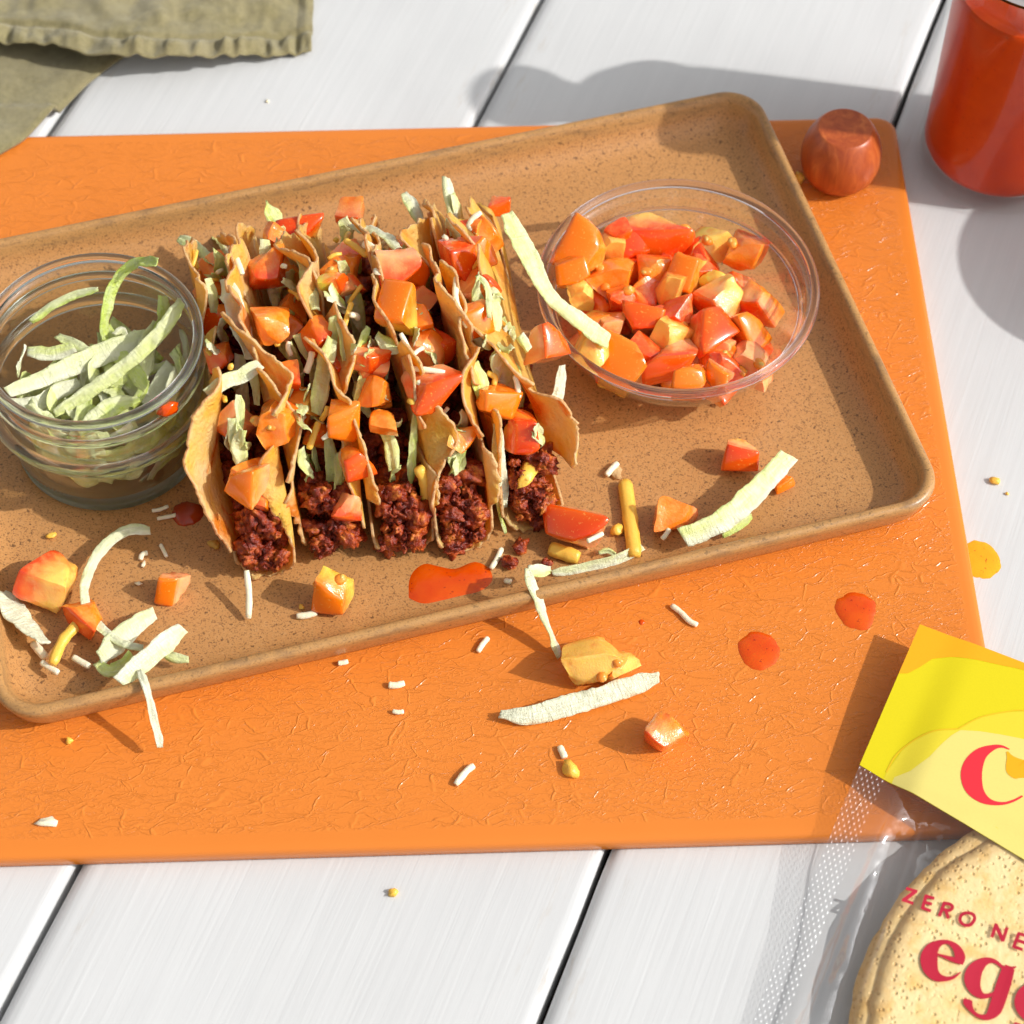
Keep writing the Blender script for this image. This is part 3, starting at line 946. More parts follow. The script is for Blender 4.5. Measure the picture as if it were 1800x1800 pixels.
def shell_point(F0, s, t, r0, flL, flR, seed, out=9.0, outR=9.0):
    sg = -1 if t < 0 else 1
    at = abs(t)
    r = r0 * (1 + 0.10 * n3(s * 0.3, seed, 2.0))
    q = r * pi / 2
    if at < q:
        x, z = sg * r * sin(at / r), r * (1 - cos(at / r))
    else:
        e = at - q
        fl = (flL(s) if sg < 0 else flR(s)) + 0.10 * n3(s * 0.45, sg * 3.0, seed) * min(1, e / 2)
        x, z = sg * (r + e * sin(fl)), r + e * cos(fl)
    y = s + RT
    wv = wave(y, z, F0.dot(TB)) + 0.06 * (z / 5) * n3(s * 1.1, sg * z * 0.6, seed + 4)
    wv += sg * (0.03 + 0.10 * abs(n3(seed, s * 0.3, 3.0))) * sstep(0.0, 5.0, z) * n3(s * 1.7 + seed, z * 0.7, sg * 2.0)
    if at >= q:
        emx = max(0.4, sqrt(max(0.01, RT * RT - s * s)) - q)
        cu = sstep(0.55, 1.05, e / emx) * min(1.0, emx / 3.0)
        cn = n3(s * 0.30 + seed * 2.3, sg * 4.0, seed * 0.7) + 0.18 * n3(s * 0.9, seed * 1.9, sg * 3.0)
        cn = max(cn, -out) if sg < 0 else min(cn, outR)
        wv += cu * 2.0 * cn
        z -= cu * abs(cn) * 0.9
    sag = 0.25 * n3(s * 0.5, seed, sg) * z / 6
    return F0 + TA * y + TB * (x + wv) + Vector((0, 0, z + sag))

def taco(F0, r0, flL, flR, seed, label, out=9.0, outR=9.0):
    F0 = Vector(F0)
    org = F0 + TA * RT
    t_ = empty("taco", (org.x, org.y, PZ), label, "taco", "tacos standing side by side on the plate")
    NR, NS = 34, 420
    V, F, uv = [], [], []
    for i in range(NR + 1):
        for j in range(NS):
            th = 2 * pi * j / NS
            ed = RT * (1 + 0.035 * n3(cos(th) * 2.2, sin(th) * 2.2, seed) + 0.030 * n3(cos(th) * 9, sin(th) * 9, seed) + 0.026 * n3(cos(th) * 24, sin(th) * 24, seed) + 0.016 * n3(cos(th) * 60, sin(th) * 60, seed))
            notch = n3(cos(th) * 4.5, sin(th) * 4.5, seed + 11)
            ed *= 1 - 1.15 * max(0.0, notch - 0.20)
            rho = (i / NR) ** 0.9 * ed if i else 0.0
            s, t = rho * cos(th), rho * sin(th)
            p = shell_point(F0, s, t, r0, flL, flR, seed, out, outR)
            V.append(tuple(p)); uv.append((s / RT, t / RT))
    for i in range(NR):
        for j in range(NS):
            j2 = (j + 1) % NS
            if i == 0:
                F.append((j, NS + j, NS + j2))
            else:
                F.append((i * NS + j, (i + 1) * NS + j, (i + 1) * NS + j2, i * NS + j2))
    o = mesh("shell", V, F, [WRAP_OUT, WRAP_IN, WRAP_EDGE], t_, None, True, None, None, uv)
    bm_ = bmesh.new(); bm_.from_mesh(o.data)
    bmesh.ops.remove_doubles(bm_, verts=bm_.verts, dist=1e-7)
    # normals outwards (away from the fold's inside)
    bm_.normal_update()
    bm_.to_mesh(o.data); bm_.free()
    so = o.modifiers.new("thickness", 'SOLIDIFY')
    so.thickness = 0.0011; so.offset = 0.0; so.material_offset = 1; so.material_offset_rim = 2
    # meat packed along the fold
    rnd = random.Random(seed)
    MV, MF = [], []
    for k in range(120):
        s = rnd.uniform(-0.93, 0.86) * RT
        zmax = min(lerp(2.4, 1.2, sstep(-6.2, -4.2, s)), 0.62 * (sqrt(max(0.1, RT * RT - s * s)) - 0.57 * r0))
        r = rnd.uniform(0.16, 0.52)
        z = rnd.uniform(0.12, max(0.3, zmax)) + r * 0.55
        half = r0 * (0.85 if z > r0 else sqrt(max(0.05, 1 - (1 - z / r0) ** 2)) * 0.8) - r * 0.55
        x = rnd.uniform(-1, 1) * max(0.0, half)
        p = F0 + TA * (s + RT) + TB * (x + wave(s + RT, z, F0.dot(TB))) + Vector((0, 0, z))
        bv, bf = blob(p, (r, r * rnd.uniform(0.8, 1.7), r * rnd.uniform(0.6, 1.1)), seed + k, 0.75, 3 if s < -3 else 2, rnd.uniform(0, 3), 1.9, rnd.uniform(-0.9, 0.9))
        b0 = len(MV)
        MV += bv; MF += [tuple(i + b0 for i in f) for f in bf]
    # the heap that spills at the mouth
    for k in range(46):
        s = -RT * rnd.uniform(0.80, 1.0)
        r = rnd.uniform(0.14, 0.36)
        z = rnd.uniform(0.1, 1.2) * (1.0 + (s + RT) * 0.9)
        x = rnd.uniform(-0.6, 0.6) * r0
        p = F0 + TA * (s + RT) + TB * x + Vector((0, 0, z + 0.1))
        bv, bf = blob(p, (r, r * rnd.uniform(0.8, 1.5), r), seed + 200 + k, 0.85, 3, rnd.uniform(0, 3), 2.0, rnd.uniform(-0.9, 0.9))
        b0 = len(MV)
        MV += bv; MF += [tuple(i + b0 for i in f) for f in bf]
    mo = mesh("meat_filling", MV, MF, MEAT, t_)
    mo["kind"] = "stuff"
    return t_

dg = radians
def fz(p, z=PZ + 0.06): return (p[0], p[1], z)
taco(fz((-9.6, -4.03, 1.3)), 1.15, lambda s: dg(-9 + 29 * sstep(-2.6, -6.0, s)), lambda s: dg(2), 1, "taco nearest the lettuce jar, its near wall folded wide open", 0.02)
taco(fz((-6.96, -3.11, 1.3)), 1.22, lambda s: dg(1), lambda s: dg(3), 2, "second taco from the jar, meat and an orange tomato cube at its mouth")
taco(fz((-4.22, -3.04, 1.3)), 1.16, lambda s: dg(1), lambda s: dg(2), 3, "middle taco of the five, big red tomato cube on top")
taco(fz((-1.84, -2.77, 1.3)), 1.10, lambda s: dg(0), lambda s: dg(2), 4, "fourth taco from the jar, above the big sauce puddle")
taco(fz((0.86, -1.72, 1.3)), 1.20, lambda s: dg(1), lambda s: dg(-12 + 37 * sstep(-4.2, -6.8, s)), 5, "taco nearest the tomato bowl, its browned outer wall facing the bowl", 9.0, -0.15)

# loose filling between the walls: more lettuce, cheese and tomato, half hidden
TAC = [Vector(fz(p)) for p in ((-9.6, -4.03, 1.3), (-6.96, -3.11, 1.3), (-4.22, -3.04, 1.3), (-1.84, -2.77, 1.3), (0.86, -1.72, 1.3))]
rnd = random.Random(77)
def in_taco(i, s, z, x):
    return TAC[i] + TA * (s + RT) + TB * (x + wave(s + RT, z, TAC[i].dot(TB))) + Vector((0, 0, z))
for i in range(5):
    for k in range(28):
        s = rnd.uniform(-6.3, 5.6)
        top = (sqrt(RT * RT - s * s) - 0.5)
        z1 = top * rnd.uniform(0.55, 0.93)
        z0_ = max(1.2, z1 - rnd.uniform(1.0, 2.2))
        x = rnd.uniform(-0.65, 0.65)
        ds = rnd.uniform(-0.9, 0.9)
        P = [in_taco(i, s - ds, z0_, x * 0.7), in_taco(i, s, (z0_ + z1) / 2, x + rnd.uniform(-.2, .2)), in_taco(i, s + ds, z1, x + rnd.uniform(-.3, .3))]
        strip(P, rnd.uniform(.5, .95), rnd.choice("vvwl"), rnd.choice("llgv"), 500 + i * 30 + k, "lettuce shred tucked between the taco walls among the toppings", "lettuce shreds tucked inside the tacos", tw=(rnd.uniform(-50, 50), rnd.uniform(-50, 50)))
    for k in range(9):
        s = rnd.uniform(-6.2, 5.2)
        z = (sqrt(RT * RT - s * s) - 0.5) * rnd.uniform(0.5, 0.80)
        q = rnd.uniform(0.8, 1.25)
        tomato(tuple(in_taco(i, s, z, rnd.uniform(-.2, .2))), (q, q, q * 1.1), (rnd.uniform(-50, 50), rnd.uniform(-30, 30), rnd.uniform(0, 360)), rnd.choice("ROO"), rnd.choice("roo"), rnd.choice("oyp"), 300 + i * 10 + k,
               "tomato bit half hidden between the taco walls under the toppings", "tomato bits hidden inside the tacos")
    for k in range(7):
        s = rnd.uniform(-4.8, 5.4)
        z = (sqrt(RT * RT - s * s) - 0.5) * rnd.uniform(0.72, 0.92)
        x = rnd.uniform(-.5, .5)
        d = Vector((rnd.uniform(-.3, .3), rnd.uniform(-.5, .5), rnd.uniform(-.3, .3)))
        c = in_taco(i, s, z, x)
        shred([c - d, c + Vector((rnd.uniform(-.1, .1), 0, .08)), c + d], rnd.uniform(.08, .12), rnd.choice((WHITECH, WHITECH, ORANGECH)), 700 + i * 10 + k, "cheese shred caught between the taco walls under the toppings", "cheese shreds inside the tacos")
# ------------------------------------------------------------------ tomato on the tacos
TG = None
for row in [
 ((-9.89, 7.27, 6.7), (1.8,1.5,1.5), (20,0,15), 'R','r','o', "dark red tomato chunk in shade at the back of the taco by the jar"),
 ((-8.9, 10.38, 5.1), (2.0,1.6,1.3), (-75,0,8), 'R','o','y', "tomato wedge with shiny red skin up, at the back between first two tacos"),
 ((-6.86, 12.37, 4.3), (1.2,1.2,1.1), (10,0,-12), 'R','p','o', "pinkish tomato cube at the very back of the second taco"),
 ((-9.32, 3.5, 7.55), (1.55,1.5,1.5), (150,10,20), 'O','o','o', "pale orange tomato cube beside the long white lettuce leaf"),
 ((-7.14, 5.66, 7.5), (1.0,1.1,1.9), (0,-5,80), 'R','o','g', "upright orange green tomato slice next to the broad lettuce leaf"),
 ((-9.09, -0.18, 6.3), (1.8,1.6,1.9), (160,0,-20), 'R','o','o', "large orange tomato chunk above the first taco's meat"),
 ((-10.08, -2.35, 5.35), (1.35,1.1,1.6), (-28,0,-24), 'O','o','p', "orange tomato block leaning on the first taco's open wall"),
 ((-6.58, -0.06, 6.3), (1.25,1.3,1.9), (-30,8,12), 'O','o','o', "tall orange tomato cube with a white shred on it, second taco"),
 ((-6.11, -1.16, 5.2), (1.3,1.2,1.4), (-20,0,38), 'R','o','o', "orange red tomato wedge just below the tall orange cube"),
 ((-6.34, -2.38, 3.8), (1.25,1.1,1.3), (30,0,-15), 'D','r','p', "dull red tomato piece lying on the meat of the second taco"),
 ((-4.62, 6.47, 7.8), (1.9,1.6,1.6), (35,0,30), 'R','r','p', "red tomato cube at the top of the middle taco, cheese bit on it"),
 ((-4.46, 4.27, 7.85), (1.6,1.5,2.1), (-70,0,-14), 'O','o','g', "tomato cube shading from orange to yellow green, middle taco"),
 ((-3.2, 1.04, 6.6), (2.1,1.6,1.8), (-35,0,14), 'R','r','p', "biggest red tomato cube, cheese bits on it, front of middle taco"),
 ((-2.17, 7.37, 6.9), (1.3,1.4,2.0), (-30,10,30), 'D','r','r', "deep red tomato wedge half hidden behind a torn wrap edge"),
 ((-1.54, 4.35, 7), (1.15,1.3,1.6), (-35,0,25), 'O','o','p', "orange red tomato block between the fourth and fifth wraps"),
 ((-0.79, 1.09, 6), (1.6,1.1,1.3), (-40,30,15), 'O','o','o', "flat orange tomato wedge at the front of the fourth taco"),
 ((-0.54, 13.41, 3.6), (0.9,0.8,0.9), (-20,0,10), 'R','r','o', "small red tomato piece peeking behind the last taco"),
 ((1.26, 3.86, 6.2), (1.4,1.3,1.7), (-55,15,30), 'R','p','p', "glossy pink tomato wedge on the outer wall of the last taco"),
 ((-7.61, 3.79, 6.85), (1.3,1.2,1.3), (10,0,40), 'R','r','o', "sauce covered red tomato bit deep in the second taco, upper half"),
 ((-8.71, 1.94, 6.5), (1.0,1.0,1.2), (20,0,0), 'R','r','o', "dark orange tomato bit tucked under the first taco's torn flap"),
 ((-6.94, 2.78, 6.15), (1.2,1.1,1.0), (0,20,30), 'R','r','r', "red tomato bit in shade under the yellow lettuce of the second taco"),
 ((-2.94, 3.77, 6), (1.3,1.2,1.2), (0,10,60), 'D','r','r', "dark red tomato bit deep between the middle and fourth taco"),
 # fallen on the plate and the board
 ((-17.74, -4.61, 2), (2.0,1.5,1.5), (-10,-15,-125), 'R','r','y', "large notched tomato chunk on the plate's near left corner"),
 ((-16.4, -6.18, 1.85), (1.5,1.0,1.1), (-20,0,-50), 'R','o','o', "orange tomato slab under the curled lettuce strip"),
 ((-13.27, -4.73, 1.72), (0.95,0.95,1.2), (-25,6,-18), 'O','p','p', "small red tomato block alone on the plate before the jar"),
 ((-6.91, -5.15, 2.15), (1.5,1.3,1.75), (-8,4,-8), 'O','o','g', "upright orange tomato cube with yellow green base before the tacos"),
 ((2.65, -2.12, 2.05), (2.6,1.7,1.7), (-55,-12,-25), 'R','p','p', "largest fallen tomato chunk, red and pink, beside the last taco"),
 ((6.42, -1.36, 1.8), (1.5,1.1,1.2), (125,0,-10), 'R','p','o', "red tomato wedge touching the broad lettuce strip's lower end"),
 ((9.2, 1.61, 1.85), (1.2,1.05,1.15), (-30,0,-12), 'R','p','y', "salmon tomato cube on the plate in front of the bowl"),
 ((10.82, 0.39, 1.5), (0.7,0.5,0.5), (-20,0,40), 'O','o','o', "orange tomato sliver hidden behind the broad lettuce strip"),
 ((3.1, -8.12, 1.6), (2.0,1.5,1.4), (140,0,15), 'O','y','y', "translucent yellow tomato core on the board behind a white strip"),
 ((4.04, -8.12, 1.35), (1.3,0.9,0.8), (120,10,35), 'O','y','y', "thin yellow tomato shard attached beside the yellow core on the board"),
 ((5.75, -10.95, 1.45), (1.3,1.2,1.3), (10,10,-40), 'R','p','o', "pink tomato cube alone on the board, left of the package"),
]:
    c, size, rot, a, b, d, lab = row
    if 'taco' in lab or c[2] > 3: size = tuple(q * 0.84 for q in size)
    TG = (TG or 10) + 1
    tomato(c, size, rot, a, b, d, TG, lab, None, 2 if TG in (15, 16, 36, 41) else 0)

# ------------------------------------------------------------------ tomato in the bowl
BOWLT = [
 ((2.98, 10.36, 4.19), (1.8,1.5,2.1), (-60,10,-30), 'O','o','y', 0, "big orange skinned tomato chunk at the bowl's left back"),
 ((4.18, 11.13, 3.41), (0.95,1.1,1.3), (160,0,10), 'R','p','y', 0, "pale tomato slice right of the big orange skinned chunk in the bowl"),
 ((4.44, 11.64, 3.95), (0.8,0.8,0.8), (0,0,30), 'R','r','r', 0, "small dark red bit against the bowl's back wall"),
 ((6.24, 11.95, 3.32), (2.7,1.5,1.6), (-160,0,175), 'R','r','y', 1, "widest red tomato wedge with yellow core at the bowl's back"),
 ((5.02, 11.59, 3.32), (1.1,1.1,1.3), (-40,0,20), 'R','r','o', 0, "red tomato block left of the widest wedge in the bowl"),
 ((8.31, 11.52, 3.11), (1.8,1.2,1.3), (150,0,30), 'R','g','y', 1, "yellow green tomato core between wedge and gel cube at bowl back"),
 ((9.75, 10.82, 3.47), (1.5,1.4,1.5), (150,0,-35), 'R','r','o', 2, "red tomato chunk with wet gel at the bowl's right back"),
 ((2.29, 8.93, 4.43), (1.1,1.0,1.2), (-50,0,15), 'O','o','o', 0, "orange tomato cube touching the bowl's left wall under a lettuce strip"),
 ((4.19, 9.66, 3.32), (1.6,1.5,1.5), (150,10,-20), 'O','o','o', 3, "seedy orange tomato chunk left of the bowl's middle"),
 ((5.94, 9.94, 3.47), (1.4,1.2,1.1), (140,0,10), 'R','r','o', 1, "red tomato bit with gel behind the bowl's middle"),
 ((7.26, 9.68, 3.53), (1.2,1.2,1.5), (-50,0,-25), 'O','o','y', 1, "bright orange tomato cube near the bowl's middle"),
 ((8.48, 9.36, 3.47), (1.1,1.0,1.1), (20,0,40), 'O','y','g', 0, "yellow tomato core piece right of the bright orange cube"),
 ((6.53, 8.76, 3.59), (1.0,1.2,1.5), (150,15,-20), 'R','r','y', 0, "pale slab with red edge at the bowl's middle"),
 ((8.65, 8.35, 3.5), (1.6,1.5,1.7), (-170,0,130), 'R','p','y', 0, "pale pink tomato wedge with red edge right of the bowl's middle"),
 ((10.28, 8.46, 3.23), (1.3,1.1,1.7), (20,-15,-40), 'R','p','o', 0, "salmon tomato wedge pointing down by the bowl's right wall"),
 ((2.85, 8.79, 3.26), (1.1,1.0,1.1), (160,0,0), 'O','y','y', 0, "pale yellow tomato cube by the draped lettuce strip"),
 ((5.28, 7.16, 3.53), (1.6,1.3,1.2), (-60,0,-12), 'R','p','p', 0, "pink glossy tomato block in the bowl's centre left"),
 ((4.54, 8.3, 3.47), (1.1,1.0,1.0), (140,0,30), 'R','o','r', 1, "small orange bit wedged behind the pink glossy block"),
 ((6.42, 6.32, 3.53), (1.3,1.2,1.4), (150,0,-40), 'O','o','y', 1, "yellow cored tomato cube in front of the bowl's middle"),
 ((8, 6.62, 3.53), (1.8,1.4,1.7), (-65,0,28), 'R','r','o', 0, "bright red skinned tomato cube right of centre in the bowl"),
 ((9.69, 6.8, 3.32), (1.2,1.0,1.7), (-50,0,40), 'O','o','o', 0, "orange tomato slice behind the bright red cube, bowl right side"),
 ((6.48, 5.13, 3.38), (2.1,1.2,1.3), (-30,0,15), 'R','r','p', 0, "dark red tomato wedge near the bowl's front wall"),
 ((4.4, 5.15, 3.2), (2.0,1.5,2.1), (-60,15,-20), 'O','y','y', 0, "large yellow orange tomato chunk at the bowl's front left"),
 ((3.24, 4.99, 4.55), (1.1,1.0,1.1), (150,0,-20), 'O','y','y', 0, "yellow tomato cube in the bowl's front left corner by the last taco"),
 ((8.62, 4.97, 3.26), (1.5,1.4,1.4), (150,0,20), 'R','o','r', 3, "red tomato chunk with big seeds near the bowl's front right"),
 ((9.62, 5.23, 3.14), (1.9,1.3,1.4), (160,0,-35), 'R','p','p', 1, "fleshy pink tomato slab at the bowl's front right"),
 ((8.41, 5.83, 3.41), (1.2,0.8,0.9), (150,0,-10), 'R','p','p', 0, "ragged pale pink flap on the bright red cube in the bowl"),
 ((7.09, 3.35, 4.64), (1.3,1.0,1.0), (-50,0,8), 'O','o','o', 0, "orange tomato block touching the bowl's front rim"),
 ((8.2, 3.59, 4.34), (1.1,0.9,0.9), (-40,0,-25), 'O','o','p', 0, "orange pink bit beside the block at the bowl's front rim"),
 ((3.97, 6.88, 3.35), (1.1,0.9,1.1), (160,0,10), 'R','y','p', 0, "pale yellow tomato bit beside the end of the draped strip"),
 ((5.38, 5.64, 3.41), (1.2,1.2,1.0), (10,0,50), 'D','r','r', 0, "deep red tomato bit between the pink block and front wedge"),
 ((6.9, 7.35, 3.59), (1.2,1.1,1.0), (140,0,60), 'D','r','r', 2, "wet red gel lump at the very middle of the bowl"),
 ((7.86, 10.13, 3.44), (1.0,1.0,0.9), (0,20,10), 'R','r','r', 0, "red bit between the bright orange cube and the yellow green core"),
 ((3.27, 7.06, 3.23), (1.3,1.0,1.1), (-40,0,30), 'O','o','y', 0, "orange chunk half under the draped strip, bowl left side"),
]
for i, (c, size, rot, a, b, d, ns, lab) in enumerate(BOWLT):
    tomato(c, size, rot, a, b, d, 60 + i, lab, None, (ns + 1) // 2)
rnd = random.Random(5)
spots = []
for i in range(900):
    if len(spots) >= 20: break
    r, a = 3.7 * sqrt(rnd.random()), rnd.uniform(0, 2 * pi)
    z = rnd.uniform(0.95, 1.7)
    p = Vector((BX + r * cos(a), BY + r * sin(a) - 0.3, PZ + z))
    if r > 2.9 and z < 1.25: continue
    if all((p - q).length > 1.25 for q in spots): spots.append(p)
for i, p in enumerate(spots):
    tomato(p, (rnd.uniform(1.1, 1.5), rnd.uniform(1.0, 1.3), rnd.uniform(1.0, 1.4)), (rnd.uniform(-60, 60), 0, rnd.uniform(0, 360)), rnd.choice("RRO"), rnd.choice("rro"), rnd.choice("rpo"), 120 + i,
           "red tomato bit buried under the top layer of dice in the bowl", "buried tomato bits in the bowl")

# ------------------------------------------------------------------ lettuce on the tacos
st = 0
for P, wd, a, b, kw, lab in [
 ([(-13.3, 14.68, 1.55), (-12.68, 13.18, 1.5), (-11.29, 7.44, 6.5), (-10.8, 6.11, 6.6)], .72, 'w','l', {}, "upright pale strip leaning out at the back of the first taco"),
 ([(-14.07, 11.21, 4), (-13.36, 10.59, 4.2), (-12.68, 9.8, 4.4), (-11.97, 9.07, 4.6)], .60, 'v','l', {}, "small twisted strip poking left at the back of the first taco"),
 ([(-11.29, 5.81, 7.65), (-10.88, 4.41, 7.65), (-10.46, 3.19, 7.4), (-10.16, 2.25, 7.1)], .95, 'w','w', dict(tw=(-20,15)), "broad whitish leaf hanging down the first taco's left wall"),
 ([(-10.3, 12.06, 5.4), (-9.99, 11.42, 5.2), (-9.55, 10.84, 5)], .75, 'l','g', dict(taper=.9), "green pointed leaf tip behind the shiny red wedge"),
 ([(-8.45, 7.2, 7.55), (-8.16, 6.13, 7.7), (-7.89, 5.19, 7.7), (-7.68, 4.36, 7.55)], 1.0, 'v','l', {}, "broad pale green leaf at the back of the second taco"),
 ([(-11.71, 0.38, 7.35), (-11.02, 0.86, 7.45), (-10.39, 1.19, 7.45), (-9.7, 1.71, 7.5)], .70, 'v','w', {}, "pale strip lying across the first taco towards the jar"),
 ([(-7.58, 0.4, 6.05), (-7.45, 1.11, 6.5), (-7.26, 2.15, 6.95), (-7.01, 3.11, 7.3)], .90, 'l','v', {}, "long yellow green strip standing in the second taco"),
 ([(-6.85, 3.85, 7.65), (-6.62, 3.29, 7.3), (-6.52, 2.37, 6.85)], .45, 'v','l', {}, "narrow ribbed strip hanging below the orange green slice"),
 ([(-5.59, 3.43, 7.65), (-5.86, 2.9, 7.25), (-5.99, 2.27, 6.8)], .38, 'g','l', {}, "narrow green strip left of the yellow green tomato cube"),
 ([(-5.27, 3.1, 7.6), (-4.97, 2.91, 7.35), (-4.62, 2.79, 7.15), (-4.32, 2.98, 7.05)], .62, 'g','v', {}, "green leaf scrap below the yellow green tomato cube"),
 ([(-6.69, 9.93, 6.25), (-5.84, 9.15, 6.85), (-5.05, 8.29, 7.35), (-4.57, 7.53, 7.6)], .62, 'w','v', {}, "white strip lying over the back of the middle taco"),
 ([(-4.56, 12.46, 5.4), (-4.21, 11.86, 5.3), (-3.82, 11, 5.2)], .60, 'w','l', {}, "short pale leaf at the back between middle and fourth taco"),
 ([(-2.78, 12.44, 6.4), (-2.63, 11.64, 6.13), (-2.5, 10.78, 5.87), (-2.39, 9.84, 5.6)], .66, 'w','v', dict(thick=.12), "tall pale strip standing highest at the back of the fourth taco"),
 ([(-0.26, 9.23, 7.75), (0.65, 7.2, 7.45), (1.38, 6.02, 6.65), (2.37, 5.57, 5.85), (3.87, 4.87, 4.95)], .98, 'v','l', dict(taper=.2), "long broad strip draped from the last taco into the tomato bowl"),
 ([(-1.41, 5.69, 8.1), (-1.18, 5.5, 8.05), (-0.96, 5.06, 7.95), (-0.91, 4.47, 7.8), (-0.86, 3.88, 7.65)], .30, 'v','l', {}, "tiny curled strip at the rim of the fourth wrap"),
 ([(-1.52, 2.17, 6.95), (-1.29, 1.7, 6.55), (-1.16, 1.16, 6.1)], .95, 'l','g', {}, "yellow green leaf square in front of the fourth taco's shell"),
 ([(-0.61, 0.33, 5.55), (-0.54, -0.17, 4.55), (-0.45, -0.79, 3.5), (-0.36, -1.44, 2.4)], .70, 'w','v', {}, "long whitish strip hanging at the front of the fourth taco"),
 ([(-0.63, -1.17, 2.95), (-0.45, -1.59, 2.1), (-0.27, -2.08, 1.5)], .22, 'g','l', {}, "thin green edge hanging below the long whitish strip"),
 ([(-3.76, 0.49, 5.95), (-3.84, -0.04, 5.1), (-3.92, -0.61, 4.3), (-3.97, -1.13, 3.5)], .30, 'g','l', {}, "thin green strip dangling below the biggest red cube"),
 ([(1.96, 2.99, 5.85), (1.87, 2.38, 5.25), (1.7, 1.97, 4.75), (1.48, 1.54, 4.2)], .50, 'w','w', {}, "white strip sticking out of the last taco towards the bowl"),
 ([(-10.51, 0.45, 7.2), (-10.44, -0.12, 6.65), (-10.48, -0.92, 6.05)], .48, 'l','v', {}, "short strip on the inside of the first taco's open wall"),
 ([(0.29, 3.67, 6.85), (0.47, 3.45, 6.7), (0.65, 3.24, 6.5)], .60, 'w','l', dict(thick=.3), "thick white stub of lettuce beside the glossy pink wedge"),
 ([(-10.3, 2.38, 6.65), (-10.02, 1.71, 6.35), (-9.9, 0.83, 6.05)], .50, 'l','v', {}, "shaded strip in the first taco under the pale cube"),
 ([(-5.78, 2.23, 6.5), (-5.95, 1.5, 6), (-6.05, 0.9, 5.5)], .55, 'l','l', {}, "shaded yellow green strip inside the second taco's right wall"),
 ([(-3.42, 4.28, 6.8), (-3.15, 3.59, 6.4), (-2.97, 2.81, 5.95)], .85, 'l','v', {}, "olive lit leaf standing in the middle taco beside the wrap"),
 ([(-8.84, 2.11, 7), (-8.67, 1.68, 6.55), (-8.72, 1.13, 6.1)], .45, 'v','l', {}, "strip end behind the first taco's torn flap"),
]:
    st += 1
    strip(P, wd, a, b, st, lab, "lettuce strips on the tacos", **kw)

# ------------------------------------------------------------------ lettuce fallen on plate and board
for P, wd, a, b, kw, lab in [
 ([(-20.31, -4.47, 1.6), (-19.48, -5.61, 1.83), (-18.65, -6.74, 2.07), (-17.78, -7.7, 2.3)], 1.25, 'w','w', dict(thick=.10, tw=(30,25)), "broad white strip at the plate's left end by the notched tomato"),
 ([(-14.28, -2.3, 2), (-14.91, -2.27, 2.03), (-15.56, -2.61, 2.05), (-16.21, -3.52, 2.08), (-16.52, -4.73, 2.1), (-16.44, -5.84, 2.12), (-15.85, -6.83, 2.15), (-14.91, -7.56, 2.17), (-14.01, -7.88, 2.2)], .46, 'w','v', dict(tw=(-10,20)), "long curled strip forming a hook on the plate's left side"),
 ([(-13.8, -6.01, 1.75), (-14.43, -6.6, 1.87), (-15.04, -7.39, 1.98), (-15.65, -8.27, 2.1)], 1.05, 'w','v', {}, "broad ribbed strip under the hooked strip, near left rim"),
 ([(-12.48, -7.3, 2.75), (-13.19, -8.13, 2.83), (-13.86, -8.96, 2.92), (-14.66, -9.8, 3)], .95, 'v','w', {}, "broad strip on top of the pile on the near left rim"),
 ([(-13.9, -9.31, 3), (-13.64, -9.96, 3.06), (-13.49, -10.39, 2.75), (-13.33, -10.99, 2.1), (-13.1, -11.77, 1.5)], .42, 'w','w', dict(tw=(0,10)), "narrow strip hanging over the near rim at the left"),
 ([(-12.27, -8.25, 2), (-12.84, -8.16, 2), (-13.32, -7.9, 2)], .5, 'l','v', {}, "green tip sticking out right of the pile on the near left rim"),
 ([(-15.78, -8.33, 1.9), (-15.29, -8.74, 2.03), (-14.74, -8.66, 2.17), (-14.4, -8.19, 2.3)], .7, 'g','l', {}, "folded green leaf scrap inside the pile on the near left rim"),
 ([(11.13, 1.08, 2.5), (10.2, -0.06, 2.45), (9.24, -1.14, 2.4), (8.11, -2.14, 2.35), (6.7, -2.82, 2.3)], 1.12, 'w','l', dict(tw=(-12,14), taper=.15), "broad ribbed strip leaning on the rim at the plate's right front"),
 ([(9.55, -1.36, 1.7), (9.03, -1.83, 1.7), (8.33, -2.3, 1.7)], .4, 'g','l', {}, "small green leaf edge under the broad ribbed strip"),
 ([(5.18, -2.71, 1.5), (4.04, -3.34, 1.5), (2.69, -3.74, 1.5), (1.57, -3.96, 1.5)], .5, 'w','v', {}, "flat pale strip lying inside the near rim in front of the tomato chunk"),
 ([(1.51, -4.39, 2.4), (1.06, -4.62, 2.67), (0.62, -4.75, 2.95)], .55, 'l','w', {}, "short folded strip end on the near rim above the sauce"),
 ([(0.58, -4.73, 3), (0.73, -5.35, 3.06), (0.95, -5.76, 2.65), (1.39, -6.53, 1.75), (1.86, -7.48, 0.95)], .48, 'w','v', dict(tw=(0,15)), "thin strip hanging from the near rim down to the board"),
 ([(-0.45, -10.09, 1.1), (0.67, -10.16, 1.15), (2.18, -9.74, 1.2), (3.91, -9.17, 1.25), (5.62, -8.54, 1.3)], .95, 'w','w', dict(tw=(5,-5), taper=.5, thick=.12), "thick white strip lying on the board before the yellow core"),
 ([(3.41, -3.06, 1.6), (3.78, -2.93, 1.58), (4.09, -3.1, 1.55)], .3, 'l','v', {}, "tiny rolled leaf scrap near the rim beside the cheese stick"),
]:
    st += 1
    strip(P, wd, a, b, st, lab, "lettuce strips fallen around the plate", **kw)

